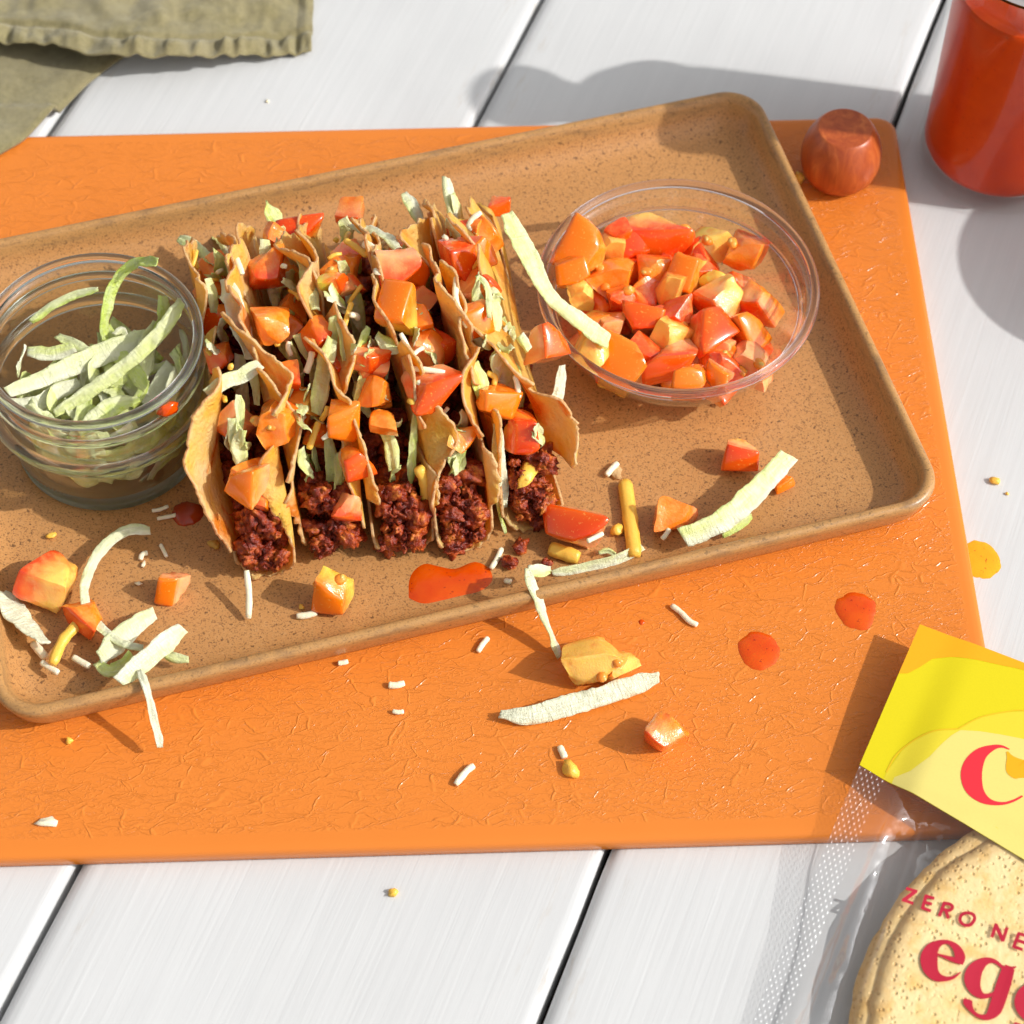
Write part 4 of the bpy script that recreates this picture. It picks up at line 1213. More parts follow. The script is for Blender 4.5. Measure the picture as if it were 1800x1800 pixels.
# ------------------------------------------------------------------ lettuce in the jar
for P, wd, a, b, kw, lab in [
 ([(-13.87, 5.69, 8.8), (-14.81, 6.24, 8.16), (-15.51, 6.08, 7.52), (-15.99, 5.47, 6.88), (-16.19, 4.83, 6.24), (-16.19, 4.34, 5.6)], .72, 'g','d', dict(tw=(0,30), taper=.3), "green strip arching out over the jar's back rim"),
 ([(-16.41, 5.7, 7.2), (-17.4, 5.63, 6.87), (-18.29, 5.37, 6.53), (-19.14, 4.83, 6.2)], .42, 'g','v', {}, "narrow green strip sticking to the jar's inner back wall"),
 ([(-13.03, 5.07, 7.2), (-13.78, 3.99, 6.75), (-14.85, 2.92, 6.3), (-16.26, 1.86, 5.85), (-17.89, 0.85, 5.4)], .66, 'l','v', dict(thick=.1), "long straight strip crossing the jar's heap diagonally on top"),
 ([(-14.49, 4.63, 5.6), (-15.71, 3.93, 5.67), (-17.08, 3.12, 5.75), (-18.53, 2.21, 5.83), (-19.72, 1.53, 5.9)], .95, 'w','v', {}, "broad white strip across the jar's heap towards the left"),
 ([(-18.27, 4.94, 5.2), (-17.55, 4.39, 5.35), (-16.75, 3.9, 5.5)], .70, 'v','l', {}, "short leaf tucked at the back left of the jar's heap"),
 ([(-19.33, 4.05, 5.3), (-18.33, 3.81, 5.45), (-17.37, 3.99, 5.6)], .70, 'l','w', {}, "pale folded leaf left of the middle in the jar"),
 ([(-13.88, 5.61, 6.9), (-13.86, 4.98, 6.25), (-14.29, 4.4, 5.6)], .72, 'l','g', {}, "green leaf upright at the jar's right back inside wall"),
 ([(-13.15, 5.3, 7.1), (-13.52, 4.9, 6.35), (-14.22, 4.06, 5.6)], .34, 'w','w', {}, "thin white strip touching the jar's rim at the right back"),
 ([(-16.34, 2.64, 5.5), (-15.91, 1.68, 5.35), (-15.3, 0.74, 5.2)], .80, 'w','w', {}, "flat white strip pointing at the viewer in the jar's middle front"),
 ([(-19.8, 1.41, 5.4), (-18.73, 1.35, 5.33), (-17.93, 2.02, 5.27), (-17.1, 2.58, 5.2)], .80, 'w','w', {}, "broad white strip along the jar's left front"),
 ([(-13.25, 4.93, 5.6), (-12.96, 3.99, 5.5), (-13.03, 3.07, 5.4)], .34, 'v','w', {}, "small strip standing along the jar's right wall"),
 ([(-13.52, 3.83, 5.6), (-13.13, 3.3, 5.47), (-13.21, 2.49, 5.33), (-13.64, 2.09, 5.2)], .60, 'l','v', {}, "curved pale leaf at the right front of the jar's heap"),
 ([(-13.55, 3.35, 5.4), (-13.94, 2.37, 5.2), (-14.52, 1.62, 5)], .85, 'w','w', {}, "wide white leaf facing the jar's right front wall"),
 ([(-14.4, 2.47, 5.5), (-14.58, 1.87, 5.4), (-14.9, 1.27, 5.3)], .45, 'g','l', {}, "small green scrap in front of the wide white leaf"),
 ([(-18.1, 3.5, 5.2), (-17.9, 4.07, 5.2), (-17.53, 4.48, 5.2)], .5, 'g','l', {}, "green leaf bit under the broad white strip in the jar"),
 ([(-14.88, 3.27, 5.5), (-15.5, 2.55, 5.4), (-15.88, 1.72, 5.3)], .8, 'l','l', {}, "yellow green leaf between the diagonal strip and the right leaves"),
 ([(-17.37, 1.49, 5.6), (-17.17, 1.02, 5.4), (-16.67, 0.62, 5.2)], .6, 'w','v', {}, "pale strip end at the jar's middle front under the diagonal strip"),
 ([(-15.82, 4.36, 6), (-15.52, 4.68, 5.9), (-15.36, 4.47, 5.8)], .34, 'w','v', {}, "tiny rolled strip at the foot of the arching green strip"),
]:
    st += 1
    strip(P, wd, a, b, st, lab, "lettuce strips on top of the jar", **kw)
rnd = random.Random(21)
for i in range(46):
    lvl = i / 46
    z = JB + 0.8 + 3.7 * lvl
    a0, r = rnd.uniform(0, 2 * pi), rnd.uniform(0.4, 3.0) if lvl > 0.25 else rnd.uniform(0, 2.6)
    cx, cy = JX + r * cos(a0), JY + r * sin(a0)
    d = rnd.uniform(0, pi)
    Lh = rnd.uniform(0.9, 1.9)
    P = []
    for t in (-1, -0.4, 0.3, 1):
        x, y = cx + t * Lh * cos(d) + rnd.uniform(-.25, .25), cy + t * Lh * sin(d) + rnd.uniform(-.25, .25)
        rr = sqrt((x - JX) ** 2 + (y - JY) ** 2)
        if rr > 3.2: x, y = JX + (x - JX) * 3.2 / rr, JY + (y - JY) * 3.2 / rr
        P.append((x, y, z + rnd.uniform(-0.25, 0.3)))
    st += 1
    strip(P, rnd.uniform(.6, 1.1), rnd.choice("wvl"), rnd.choice("vlg"), st, "lettuce strip packed inside the jar under the top strips", "lettuce strips packed inside the jar", tw=(rnd.uniform(-60, 60), rnd.uniform(-60, 60)))

# strips pressed against the jar's wall, seen through the glass
rnd = random.Random(31)
for i in range(40):
    a0 = radians(-90 + rnd.uniform(-105, 105))
    z = JB + rnd.uniform(0.85, 4.6)
    span = rnd.uniform(0.12, 0.32)
    r = rnd.uniform(2.95, 3.3)
    P = [(JX + r * cos(a0 + t * span), JY + r * sin(a0 + t * span), z + t * rnd.uniform(-0.7, 0.7)) for t in (-1, -0.3, 0.4, 1)]
    st += 1
    strip(P, rnd.uniform(.6, 1.1), rnd.choice("wvvl"), rnd.choice("vllg"), st, "lettuce strip pressed against the inside of the jar's wall", "lettuce strips against the jar wall", N0=(cos(a0), sin(a0), 0.5), tw=(rnd.uniform(-25, 25), rnd.uniform(-25, 25)))
# ------------------------------------------------------------------ cheese
n_ = 300
for P, r, mat, lab in [
 ([(-10.19, -6.08, 1.5), (-10.17, -5.33, 2.05), (-10.27, -4.58, 2.6)], .13, WHITECH, "white shred standing against the first taco's front end"),
 ([(3.81, 0.8, 1.45), (4, 1.08, 1.45), (4.29, 1.42, 1.45)], .13, WHITECH, "white shred near the bowl, on a pale wrap crumb"),
 ([(-0.4, -2.73, 1.42), (-0.58, -3.22, 1.42), (-0.82, -3.7, 1.42)], .11, WHITECH, "white shred right of the big sauce puddle"),
 ([(2.93, -3.29, 2.75), (3.2, -3.13, 2.75), (3.56, -2.91, 2.75)], .10, WHITECH, "white shred lying on the largest fallen tomato chunk"),
 ([(5.92, -2.47, 1.7), (6.07, -2.34, 1.8), (6.23, -2.11, 1.9)], .10, WHITECH, "white shred against the red wedge near the broad strip"),
 ([(6.25, -5.06, 0.92), (6.59, -5.37, 0.92), (6.93, -5.79, 0.92), (7.24, -5.97, 0.92)], .11, WHITECH, "long curved white shred alone on the board right of centre"),
 ([(-0.91, -6.57, 0.92), (-1.13, -6.88, 0.92), (-1.3, -7.21, 0.92)], .11, WHITECH, "white shred on the board left of the hanging thin strip"),
 ([(-1.4, -12.18, 0.92), (-1.68, -12.43, 0.92), (-2.07, -12.98, 0.92)], .13, WHITECH, "bent white shred on the board's lower middle"),
 ([(1.82, -11.35, 0.92), (1.91, -11.59, 0.92), (2.01, -11.84, 0.92)], .13, WHITECH, "stubby white shred above the yellow chunk on the board"),
 ([(-4.71, -8.7, 0.92), (-4.43, -8.72, 0.92), (-4.1, -8.62, 0.92)], .13, WHITECH, "white flake on the board below the sauce puddle"),
 ([(-4.52, -9.85, 0.92), (-4.32, -9.9, 0.92), (-4.09, -9.87, 0.92)], .09, WHITECH, "tiny white flake on the board under the other flake"),
 ([(-6.69, -7.74, 0.92), (-6.52, -7.72, 0.92), (-6.3, -7.66, 0.92)], .10, WHITECH, "small white flake just below the plate's near rim"),
 ([(-14.16, -1.36, 1.42), (-13.78, -1.27, 1.42), (-13.36, -1.16, 1.42)], .08, WHITECH, "cream shred touching the dark red sauce drop, upper of two"),
 ([(-14.4, -0.97, 1.42), (-14.11, -0.92, 1.42), (-13.76, -0.75, 1.42)], .08, WHITECH, "cream shred between the jar and the dark sauce drop"),
 ([(-13.92, -2.59, 1.42), (-13.78, -2.86, 1.42), (-13.62, -3.18, 1.42)], .08, WHITECH, "tiny cream shred left of the dark tipped cheese, plate's left"),
 ([(-14.64, -3.32, 1.42), (-14.59, -3.07, 1.42), (-14.38, -2.99, 1.42)], .10, WHITECH, "small cream bit of cheese before the jar, right of the hook strip"),
 ([(-8.35, -5.92, 1.42), (-7.98, -5.89, 1.42), (-7.57, -5.76, 1.42)], .13, WHITECH, "white shred at the foot of the orange and green tomato cube"),
 ([(-18.38, -7.27, 1.6), (-18.12, -7.58, 1.6), (-17.82, -7.93, 1.6)], .17, WHITECH, "thick white shred by the broad white strip's end"),
 ([(-17.92, -8.25, 1.8), (-17.59, -8.48, 1.8), (-17.2, -8.73, 1.8)], .12, WHITECH, "white shred nearest the plate's near left rim"),
 ([(-16.76, -7.96, 1.7), (-16.48, -8.14, 1.7), (-16.06, -8.39, 1.7)], .13, WHITECH, "white shred sticking out left of the lettuce pile"),
 ([(-16.34, -6.06, 1.9), (-16.84, -6.86, 1.93), (-17.17, -7.44, 1.97), (-17.43, -8.47, 2)], .21, ORANGECH, "long curved orange shred on the plate's left end"),
 ([(4.85, -3.15, 1.5), (4.75, -1.85, 1.5), (4.65, -0.69, 1.5), (4.54, 0.48, 1.5)], .30, ORANGECH, "thick yellow cheese stick standing between two fallen tomato pieces"),
 ([(1.49, -2.81, 1.55), (2.02, -3.03, 1.55), (2.65, -3.27, 1.55)], .30, ORANGECH, "short ridged yellow cheese stick under the largest fallen tomato"),
 ([(-3.63, -1.13, 4.65), (-3.38, -1.39, 3.95), (-3.39, -1.78, 3.15), (-3.64, -2.25, 2.45)], .24, ORANGECH, "curved orange shred hanging in the middle taco's mouth"),
 ([(-12.39, 13.37, 1.55), (-11.16, 7.64, 7.1), (-10.69, 6.15, 7.6)], .13, WHITECH, "white shred beside the upright pale strip, first taco"),
 ([(-2.21, 5.45, 8.25), (-2.22, 4.54, 8.05), (-2.01, 3.94, 7.85), (-1.74, 3.46, 7.6)], .12, WHITECH, "bent white shred in front of the deep red wedge"),
 ([(-7.75, 2.45, 7.35), (-7.84, 2.14, 7.1), (-8, 1.82, 6.8)], .13, WHITECH, "pinkish cheese shred behind the second taco's left wall"),
 ([(-6.74, 8.16, 7.35), (-6.31, 7.76, 7.4), (-5.79, 7.28, 7.4)], .13, ORANGECH, "yellow shred at the back of the second taco"),
 ([(-4.32, 2.8, 8.05), (-4.06, 2.42, 7.75), (-3.66, 1.83, 7.3)], .10, WHITECH, "white shred leaning from the green leaf scrap to the red cube"),
 ([(-3.91, 1.58, 7.4), (-3.35, 1.57, 7.35), (-2.6, 1.51, 7.25)], .11, WHITECH, "white shred lying along the top edge of the biggest red cube"),
 ([(-7.02, -0.49, 6.65), (-7.02, -0.75, 6.35), (-7.29, -0.88, 6.15)], .09, WHITECH, "hooked white shred on the tall orange cube"),
 ([(-7.46, -0.06, 6.15), (-7.65, -0.43, 5.8), (-7.85, -0.85, 5.45)], .13, ORANGECH, "orange shred below the yellow green strip in the second taco"),
 ([(-1.29, 8.68, 6.85), (-1.17, 7.97, 6.8), (-1.12, 7.35, 6.65)], .13, WHITECH, "shaded white shred behind the torn wrap of the fourth taco"),
 ([(0.1, 1.85, 6.65), (0.21, 1.56, 6.3), (0.25, 1.24, 6)], .11, WHITECH, "cream shred on the outer side of the fifth wrap"),
 ([(-0.99, 2.07, 6.55), (-0.68, 1.93, 6.4), (-0.72, 1.66, 6.25)], .12, ORANGECH, "little orange curl beside the yellow green leaf square"),
 ([(-5.92, 7.63, 7.75), (-5.68, 7.37, 7.85), (-5.44, 7.04, 7.95)], .17, WHITECH, "white stub at the upper left of the red cube, middle taco"),
 ([(-4.18, -1.69, 3.6), (-3.83, -1.85, 3.25), (-3.8, -2.32, 2.55)], .12, WHITECH, "white shred behind the curved orange shred in the taco mouth"),
 ([(-1.66, -1.36, 2.9), (-1.75, -1.6, 2.5), (-1.84, -1.87, 2.1)], .13, WHITECH, "melted white shred on the fourth taco's meat"),
]:
    n_ += 1
    shred(P, r, mat, n_, lab, "loose cheese shreds")

for c, r, mat, lab, nm, cat in [
 ((4.19, -1.87, 1.45), (.28,.22,.2), ORANGECH, "small yellow cheese lump beside the thick yellow stick", "cheese_crumb", "crumb"),
 ((2.22, -12.34, 0.92), (.36,.30,.22), ORANGECH, "yellow cheese lump on the board's lower middle", "cheese_crumb", "crumb"),
 ((-18.29, -2.18, 1.4), (.22,.12,.12), ORANGECH, "yellow cheese crumb on the plate above the notched tomato", "cheese_crumb", "crumb"),
 ((-16.67, -11.14, 0.88), (.13,.15,.12), ORANGECH, "yellow crumb on the board below the plate's left corner", "cheese_crumb", "crumb"),
 ((-4.31, -16.99, 0.1), (.18,.17,.14), ORANGECH, "yellow crumb on the white plank below the board", "cheese_crumb", "crumb"),
 ((19.81, 1.53, 0.1), (.15,.2,.14), ORANGECH, "yellow crumb on the white plank right of the board", "cheese_crumb", "crumb"),
 ((20.26, 0.93, 0.06), (.08,.06,.05), ORANGECH, "tiny tan crumb right of the board, lower of the pair", "cheese_crumb", "crumb"),
 ((12.79, 17.53, 1), (.2,.28,.25), ORANGECH, "orange crumb squeezed between plate rim and wooden stopper", "cheese_crumb", "crumb"),
 ((-11.38, 23.06, 0.05), (.11,.07,.05), WHITECH, "tiny crumb on the white plank above the board", "cheese_crumb", "crumb"),
 ((-17.09, -14.56, 0.88), (.40,.17,.12), WHITECH, "pale almond shaped flake on the board's lower left", "cheese_crumb", "crumb"),
 ((4.21, 1.03, 1.36), (.34,.28,.09), WRAP_EDGE, "pale round wrap crumb under a white shred near the bowl", "wrap_crumb", "crumb"),
 ((-11.81, -2.54, 1.36), (.26,.18,.10), WRAP_OUT, "orange wrap crumb at the first taco's front left", "wrap_crumb", "crumb"),
 ((-12.74, 0.36, 1.36), (.20,.14,.08), WRAP_OUT, "orange wrap crumb beside the jar's right foot", "wrap_crumb", "crumb"),
 ((-8.18, -5.47, 1.38), (.14,.10,.08), ORANGECH, "orange crumb above the white shred by the tomato cube", "cheese_crumb", "crumb"),
 ((-0.15, -4.27, 1.4), (.18,.13,.08), WHITECH, "little white flake right of the sauce puddle by the rim", "cheese_crumb", "crumb"),
 ((-14.63, -4.41, 1.38), (.07,.13,.06), WHITECH, "tiny white flake between hook strip and small tomato block", "cheese_crumb", "crumb"),
 ((-14.51, -3.51, 1.38), (.08,.14,.06), WHITECH, "white flake just above the tiny flake on the plate's left", "cheese_crumb", "crumb"),
 ((0.34, -2.7, 1.5), (.36,.22,.20), MEAT, "dark meat crumb nearest the largest fallen tomato", "meat_crumb", "crumb"),
 ((-0.11, -3.49, 1.5), (.32,.26,.20), MEAT, "dark meat crumb left of the folded strip end", "meat_crumb", "crumb"),
 ((1.39, -3.45, 1.45), (.22,.18,.16), MEAT, "smallest meat crumb by the near rim", "meat_crumb", "crumb"),
 ((-3.58, 1.04, 7.25), (.13,.13,.06), WHITECH, "upper cheese bit on the biggest red cube", "cheese_crumb", "crumb"),
 ((-3.86, 0.41, 6.85), (.17,.16,.07), ORANGECH, "lower yellow cheese bit on the biggest red cube", "cheese_crumb", "crumb"),
 ((-5.3, 5.56, 8.45), (.15,.17,.07), WHITECH, "white cheese bit on the red cube of the middle taco", "cheese_crumb", "crumb"),
 ((-4.6, 4.53, 8.5), (.06,.13,.05), WHITECH, "white speck on the orange face of the middle taco's cube", "cheese_crumb", "crumb"),
 ((-6.41, -0.17, 6.85), (.10,.09,.06), WHITECH, "cream speck on the tall orange cube", "cheese_crumb", "crumb"),
 ((-2.69, 8.08, 7.6), (.14,.12,.10), WHITECH, "white bit above the deep red wedge at the back", "cheese_crumb", "crumb"),
 ((-4.08, 9.4, 6.65), (.2,.16,.12), ORANGECH, "yellow cheese bit at the back of the middle taco", "cheese_crumb", "crumb"),
 ((-9.66, 4.5, 6.85), (.22,.18,.14), ORANGECH, "orange cheese bit behind the pale tomato cube", "cheese_crumb", "crumb"),
 ((0.58, -0.72, 3.6), (.32,.6,.22), ORANGECH, "melted orange cheese lump on the last taco's edge", "cheese_crumb", "crumb"),
]:
    n_ += 1
    crumb(c, r, mat, n_, lab, nm, cat, None, 0.6 if mat is not MEAT else 0.7, 2 if mat is not MEAT else 3)

# ------------------------------------------------------------------ hot sauce drops
big = crom([(-4.08, -5, 1.28), (-3.97, -3.94, 1.28), (-3.47, -3.4, 1.28), (-2.87, -3.51, 1.28), (-2.24, -3.62, 1.28), (-1.45, -3.29, 1.28), (-0.85, -3.66, 1.28), (-0.71, -4.3, 1.28), (-1.1, -4.78, 1.28), (-1.88, -5, 1.28), (-2.76, -5.26, 1.28), (-3.58, -5.42, 1.28), (-4.08, -5, 1.28)], 4)[:-1]
cc = (-2.4, -4.42, 1.28)
puddle((cc[0], cc[1], PZ), 1, 1, 0.13, 3, HOT, "largest sauce puddle on the plate below the fourth taco", outline=big)
for c, rx, ry, h, mat, lab in [
 ((9.58, -7.06, 0.8), .80, .86, .09, HOT, "round hot sauce drop on the board, lower of two"),
 ((13.49, -5.22, 0.8), .80, .84, .09, HOT, "round hot sauce drop on the board near its right edge"),
 ((18.79, -2.3, 0), .80, .92, .05, HOTTHIN, "yellow orange sauce drop on the plank beside the board's right edge"),
 ((-12.98, -1.01, 1.28), .64, .60, .30, HOTDARK, "dark red sauce drop between jar and first taco"),
 ((5.08, -5.77, 0.8), .12, .13, .05, HOT, "pinhead sauce drop on the board below the near rim"),
]:
    n_ += 1
    puddle(c, rx, ry, h, n_, mat, lab, rough=0.14)
# smears on the jar's shoulder and on the plate's rim
GV, GF = blob((-13.19, -0.04, 6.9), (.42, .22, .30), 7, .35, 3, 0.5)
tag(mesh("sauce_drop", GV, GF, HOT), "orange sauce blob stuck on the jar's ribbed rim", "sauce drop")
GV, GF = blob((10.8, -2.68, 2), (.24, .12, .16), 9, .4, 2, 0.3)
tag(mesh("sauce_drop", GV, GF, HOT), "small sauce smear on the plate's near rim", "sauce drop")

# ------------------------------------------------------------------ clear pouch of egg wraps with its printed header
BO, BE1, BE2 = (15.68, -6.59), (0.907, -0.422), (-0.422, -0.907)
BAGW, BAGL = 25.0, 29.0
def _ip(xs, x):
    if x <= xs[0][0]: return xs[0][1]
    for (x0, y0), (x1, y1) in zip(xs, xs[1:]):
        if x <= x1: return y0 + (y1 - y0) * (x - x0) / (x1 - x0)
    return xs[-1][1]
def _ss(a, b, x):
    t = max(0.0, min(1.0, (x - a) / (b - a)))
    return t * t * (3 - 2 * t)
def bag_ab(x, y):
    dx, dy = x - BO[0], y - BO[1]
    return dx * BE1[0] + dy * BE1[1], dx * BE2[0] + dy * BE2[1]
def bag_xy(a, b):
    return BO[0] + a * BE1[0] + b * BE2[0], BO[1] + a * BE1[1] + b * BE2[1]
def disc_z(y):
    return max(0.06, 0.06 + (y + 31.0) * 0.068)
DISC = (21.95, -24.1, 10.1)
def bag_h(a, b):
    x, y = bag_xy(a, b)
    zl = _ip([(0, 2.0), (3, 1.9), (6.56, 1.7), (9.9, 1.2), (13.3, 0.6), (17, 0.3), (40, 0.25)], b)
    bl = _ip([(0, 0.08), (3, 0.16), (7, 0.30), (10, 0.65), (20, 0.9), (27, 0.1)], b)
    e = min(a, BAGW - a)
    h = zl + bl * _ss(1.0, 2.4, e)
    r = ((x - DISC[0]) ** 2 + (y - DISC[1]) ** 2) ** 0.5
    d = disc_z(y) + 0.80
    m = 1 - _ss(DISC[2] - 0.1, DISC[2] + 1.3, r)
    return max(h, h + (d - h) * m)
def wrinkle(k):
    v = k.coord("Object")
    a = k.noise(k.coord("Object", (1, 1, 1), (0, 0, 0.44)), 18.0, 3, 0.5, 1.2)
    b = k.noise(v, 60.0, 2)
    return k.bump(k.math('ADD', a, k.math('MULTIPLY', b, 0.15)), 0.6, 0.006)
FILM = m_thin("clear_film", (0.995, 0.995, 0.995), 0.07, 0.65, 2.6, 0.07, wrinkle)
def emboss(k):
    h = None
    for rot in (0.9, -0.1):
        wv = k.n("TexWave", wave_type='BANDS', bands_direction='X', Scale=170.0)
        k.put(wv.inputs["Vector"], k.coord("Object", (1, 1, 1), (0, 0, rot)))
        h = wv.outputs["Fac"] if h is None else k.math('MULTIPLY', h, wv.outputs["Fac"])
    return k.bump(h, 0.4, 0.0012)
SEAL = m_thin("embossed_film", (0.97, 0.97, 0.975), 0.13, 0.6, 2.5, 0.10, emboss)
LIME = m_flat("lime_print", (0.74, 0.62, 0.006), 0.24)
AMBER = m_flat("amber_print", (0.92, 0.42, 0.006), 0.30)
LIGHTLIME = m_flat("light_lime_print", (0.78, 0.64, 0.035), 0.24)
PALEY = m_flat("pale_yellow_print", (0.80, 0.68, 0.19), 0.32)
GOLD = m_flat("gold_print", (0.80, 0.52, 0.008), 0.32)
CORAL = m_flat("red_print", (0.80, 0.028, 0.045), 0.32)
CRIMSON = m_flat("crimson_print", (0.50, 0.012, 0.040), 0.35)
EGG = m_eggwrap()

pouch = empty("wrap_package", (*bag_xy(BAGW / 2, BAGL / 2), 0.0), "clear pouch of egg wraps with yellow printed header leaning on the board's corner", "food package")
def under(x, y):
    u, v_ = x * bu.x + y * bu.y, x * bv.x + y * bv.y
    return 0.84 if (u < bx1 + 0.1 and v_ > by0 - 0.1) else 0.03
def sheet(name, zf, a0, a1, b0, b1, na, nb, mat, parent=pouch, thick=None):
    V, F = [], []
    for i in range(na + 1):
        for j in range(nb + 1):
            a, b = a0 + (a1 - a0) * i / na, b0 + (b1 - b0) * j / nb
            x, y = bag_xy(a, b)
            V.append((x, y, zf(a, b)))
    for i in range(na):
        for j in range(nb):
            q = i * (nb + 1) + j
            F.append((q, q + 1, q + nb + 2, q + nb + 1))
    return mesh(name, V, F, mat, parent)
def crease(a, b):
    return 0.05 * n3(a * 0.5, b * 0.25, 3.0) * _ss(0.6, 2.0, a) + 0.035 * n3(a * 1.3, b * 0.5, 8.0) * _ss(1.0, 2.0, a) + 0.09 * exp(-((a - 1.75 - 0.15 * n3(b * 0.2, 1, 1)) / 0.11) ** 2) + 0.05 * exp(-((a - 2.6 - 0.03 * b) / 0.10) ** 2)
def front(a, b): return bag_h(a, b) + crease(a, b) * _ss(7.0, 9.0, b)
def back(a, b):
    x, y = bag_xy(a, b)
    e = _ss(0.9, 3.5, min(a, BAGW - a)) * _ss(1.0, 5.0, b)
    h = front(a, b) - 0.012
    return max(lerp(h, min(h, under(x, y) + 0.02), e), under(x, y))
def label_end(a):
    aa = min(a, BAGW - a)
    return 6.56 + 0.185 * aa
sheet("film_front", front, 1.02, BAGW, 0.0, BAGL, 260, 90, FILM)
sheet("film_back", back, 1.02, BAGW, 0.0, BAGL, 60, 80, FILM)
sheet("seal_strip", front, 0.0, 1.02, 6.5, BAGL, 8, 120, SEAL)

def region(name, f0, f1, a0, a1, mat, lift, na=80, nb=24):
    V, F = [], []
    for i in range(na + 1):
        a = a0 + (a1 - a0) * i / na
        lo, hi = f0(a), f1(a)
        for j in range(nb + 1):
            b = lo + (max(hi, lo + 1e-3) - lo) * j / nb
            x, y = bag_xy(a, b)
            V.append((x, y, front(a, b) + lift))
    for i in range(na):
        for j in range(nb):
            q = i * (nb + 1) + j
            F.append((q, q + 1, q + nb + 2, q + nb + 1))
    return mesh(name, V, F, mat, header)
header = sheet("printed_header", lambda a, b: front(a, b) + 0.012, 0.0, BAGW, 0.0, 1.0, 2, 2, LIME)
bpy.data.objects.remove(header)
V, F = [], []
NA, NB = 110, 40
for s_ in (0.012, 0.004):
    for i in range(NA + 1):
        a = BAGW * i / NA
        for j in range(NB + 1):
            b = label_end(a) * j / NB
            x, y = bag_xy(a, b)
            V.append((x, y, front(a, b) + s_))
q1 = (NA + 1) * (NB + 1)
for i in range(NA):
    for j in range(NB):
        q = i * (NB + 1) + j
        F.append((q, q + 1, q + NB + 2, q + NB + 1))
        F.append((q1 + q, q1 + q + NB + 1, q1 + q + NB + 2, q1 + q + 1))
header = mesh("printed_header", V, F, LIME, pouch)
ab_o = [(-0.097, 2.397), (0.253, 2.294), (0.538, 1.946), (0.960, 1.206), (1.625, 0.850), (2.453, 0.641), (3.414, 0.468), (4.259, 0.293)]
ab_o = [(-0.2, ab_o[0][1])] + ab_o + [(8, 0.9), (11, 1.9), (14, 2.2), (17, 1.2), (25.2, 1.6)]
region("amber_band", lambda a: 0.0, lambda a: interp(ab_o, a), 0.0, BAGW, AMBER, 0.022)
ab_p = [(1.345, 6.536), (1.798, 6.119), (2.264, 5.289), (2.530, 4.462), (2.841, 3.821), (3.548, 3.543), (4.362, 3.328), (5.189, 3.153)]
ab_p = ab_p + [(9.5, 4.2), (14, 4.9), (18, 6.3), (19.3, 6.9)]
ab_l = [(1.004, 6.437), (1.088, 5.636), (1.466, 4.856), (2.009, 4.234), (2.825, 3.775), (3.400, 2.981), (4.102, 2.410), (4.812, 1.995), (5.867, 1.824)]
ab_l = ab_l + [(8.5, 3.2), (13, 3.6), (18, 5.6), (19.3, 6.8)]
region("light_band", lambda a: interp(ab_l, a), lambda a: label_end(a) - 0.005, ab_l[0][0], 19.3, LIGHTLIME, 0.018)
region("pale_panel", lambda a: interp(ab_p, a), lambda a: label_end(a) - 0.01, ab_p[0][0], 19.3, PALEY, 0.022)

def stroke(name, P, mat, lift=0.034, parent=None, sub=6, h=front):
    """a pen stroke of changing width lying on the pouch"""
    Q = crom([(p[0], p[1], p[2]) for p in P], sub) if len(P) > 2 else [Vector(p) for p in P]
    L_, R__ = [], []
    for i, p in enumerate(Q):
        d = Q[min(i + 1, len(Q) - 1)] - Q[max(i - 1, 0)]
        d = Vector((d.x, d.y)).normalized()
        wdt = max(0.01, p.z) / 2
        L_.append((p.x - d.y * wdt, p.y + d.x * wdt)); R__.append((p.x + d.y * wdt, p.y - d.x * wdt))
    V, F = [], []
    for l, r in zip(L_, R__):
        for t in (0, .5, 1):
            a, b = l[0] + (r[0] - l[0]) * t, l[1] + (r[1] - l[1]) * t
            x, y = bag_xy(a, b)
            V.append((x, y, h(a, b) + lift))
    for i in range(len(Q) - 1):
        for t in (0, 1):
            q = i * 3 + t
            F.append((q, q + 1, q + 4, q + 3))
    return V, F
def glyph(name, strokes, mat, parent, lift=0.034):
    V, F = [], []
    for k, sgm in enumerate(strokes):
        v, f = stroke(name, sgm, mat, lift + 0.002 * k)
        b0 = len(V)
        V += v; F += [tuple(i + b0 for i in q) for q in f]
    return mesh(name, V, F, mat, parent, None, False)

glyph("gold_line", [[(1.004, 6.437, 0.056), (1.088, 5.636, 0.056), (1.466, 4.856, 0.056), (2.009, 4.234, 0.056), (2.825, 3.775, 0.056)],
                    [(2.825, 3.775, 0.049), (3.400, 2.981, 0.049), (4.102, 2.410, 0.049), (4.812, 1.995, 0.049), (5.867, 1.824, 0.049)]], GOLD, header, 0.03)
glyph("letter_c", [[(4.827, 3.794, 0.044), (4.522, 3.805, 0.111), (4.250, 3.980, 0.222), (3.944, 4.387, 0.467), (3.833, 4.901, 0.689), (3.899, 5.414, 0.778), (4.167, 5.880, 0.689), (4.578, 6.127, 0.422), (4.977, 6.146, 0.200), (5.361, 5.991, 0.111), (5.645, 5.735, 0.089), (5.870, 5.430, 0.067)]], CORAL, header)
glyph("yolk_drop", [[(4.781, 3.922, 0.067), (4.951, 4.100, 0.267), (5.166, 4.288, 0.711), (5.333, 4.394, 0.933), (5.567, 4.435, 0.800), (5.763, 4.500, 0.400), (5.906, 4.537, 0.067)]], AMBER, header)

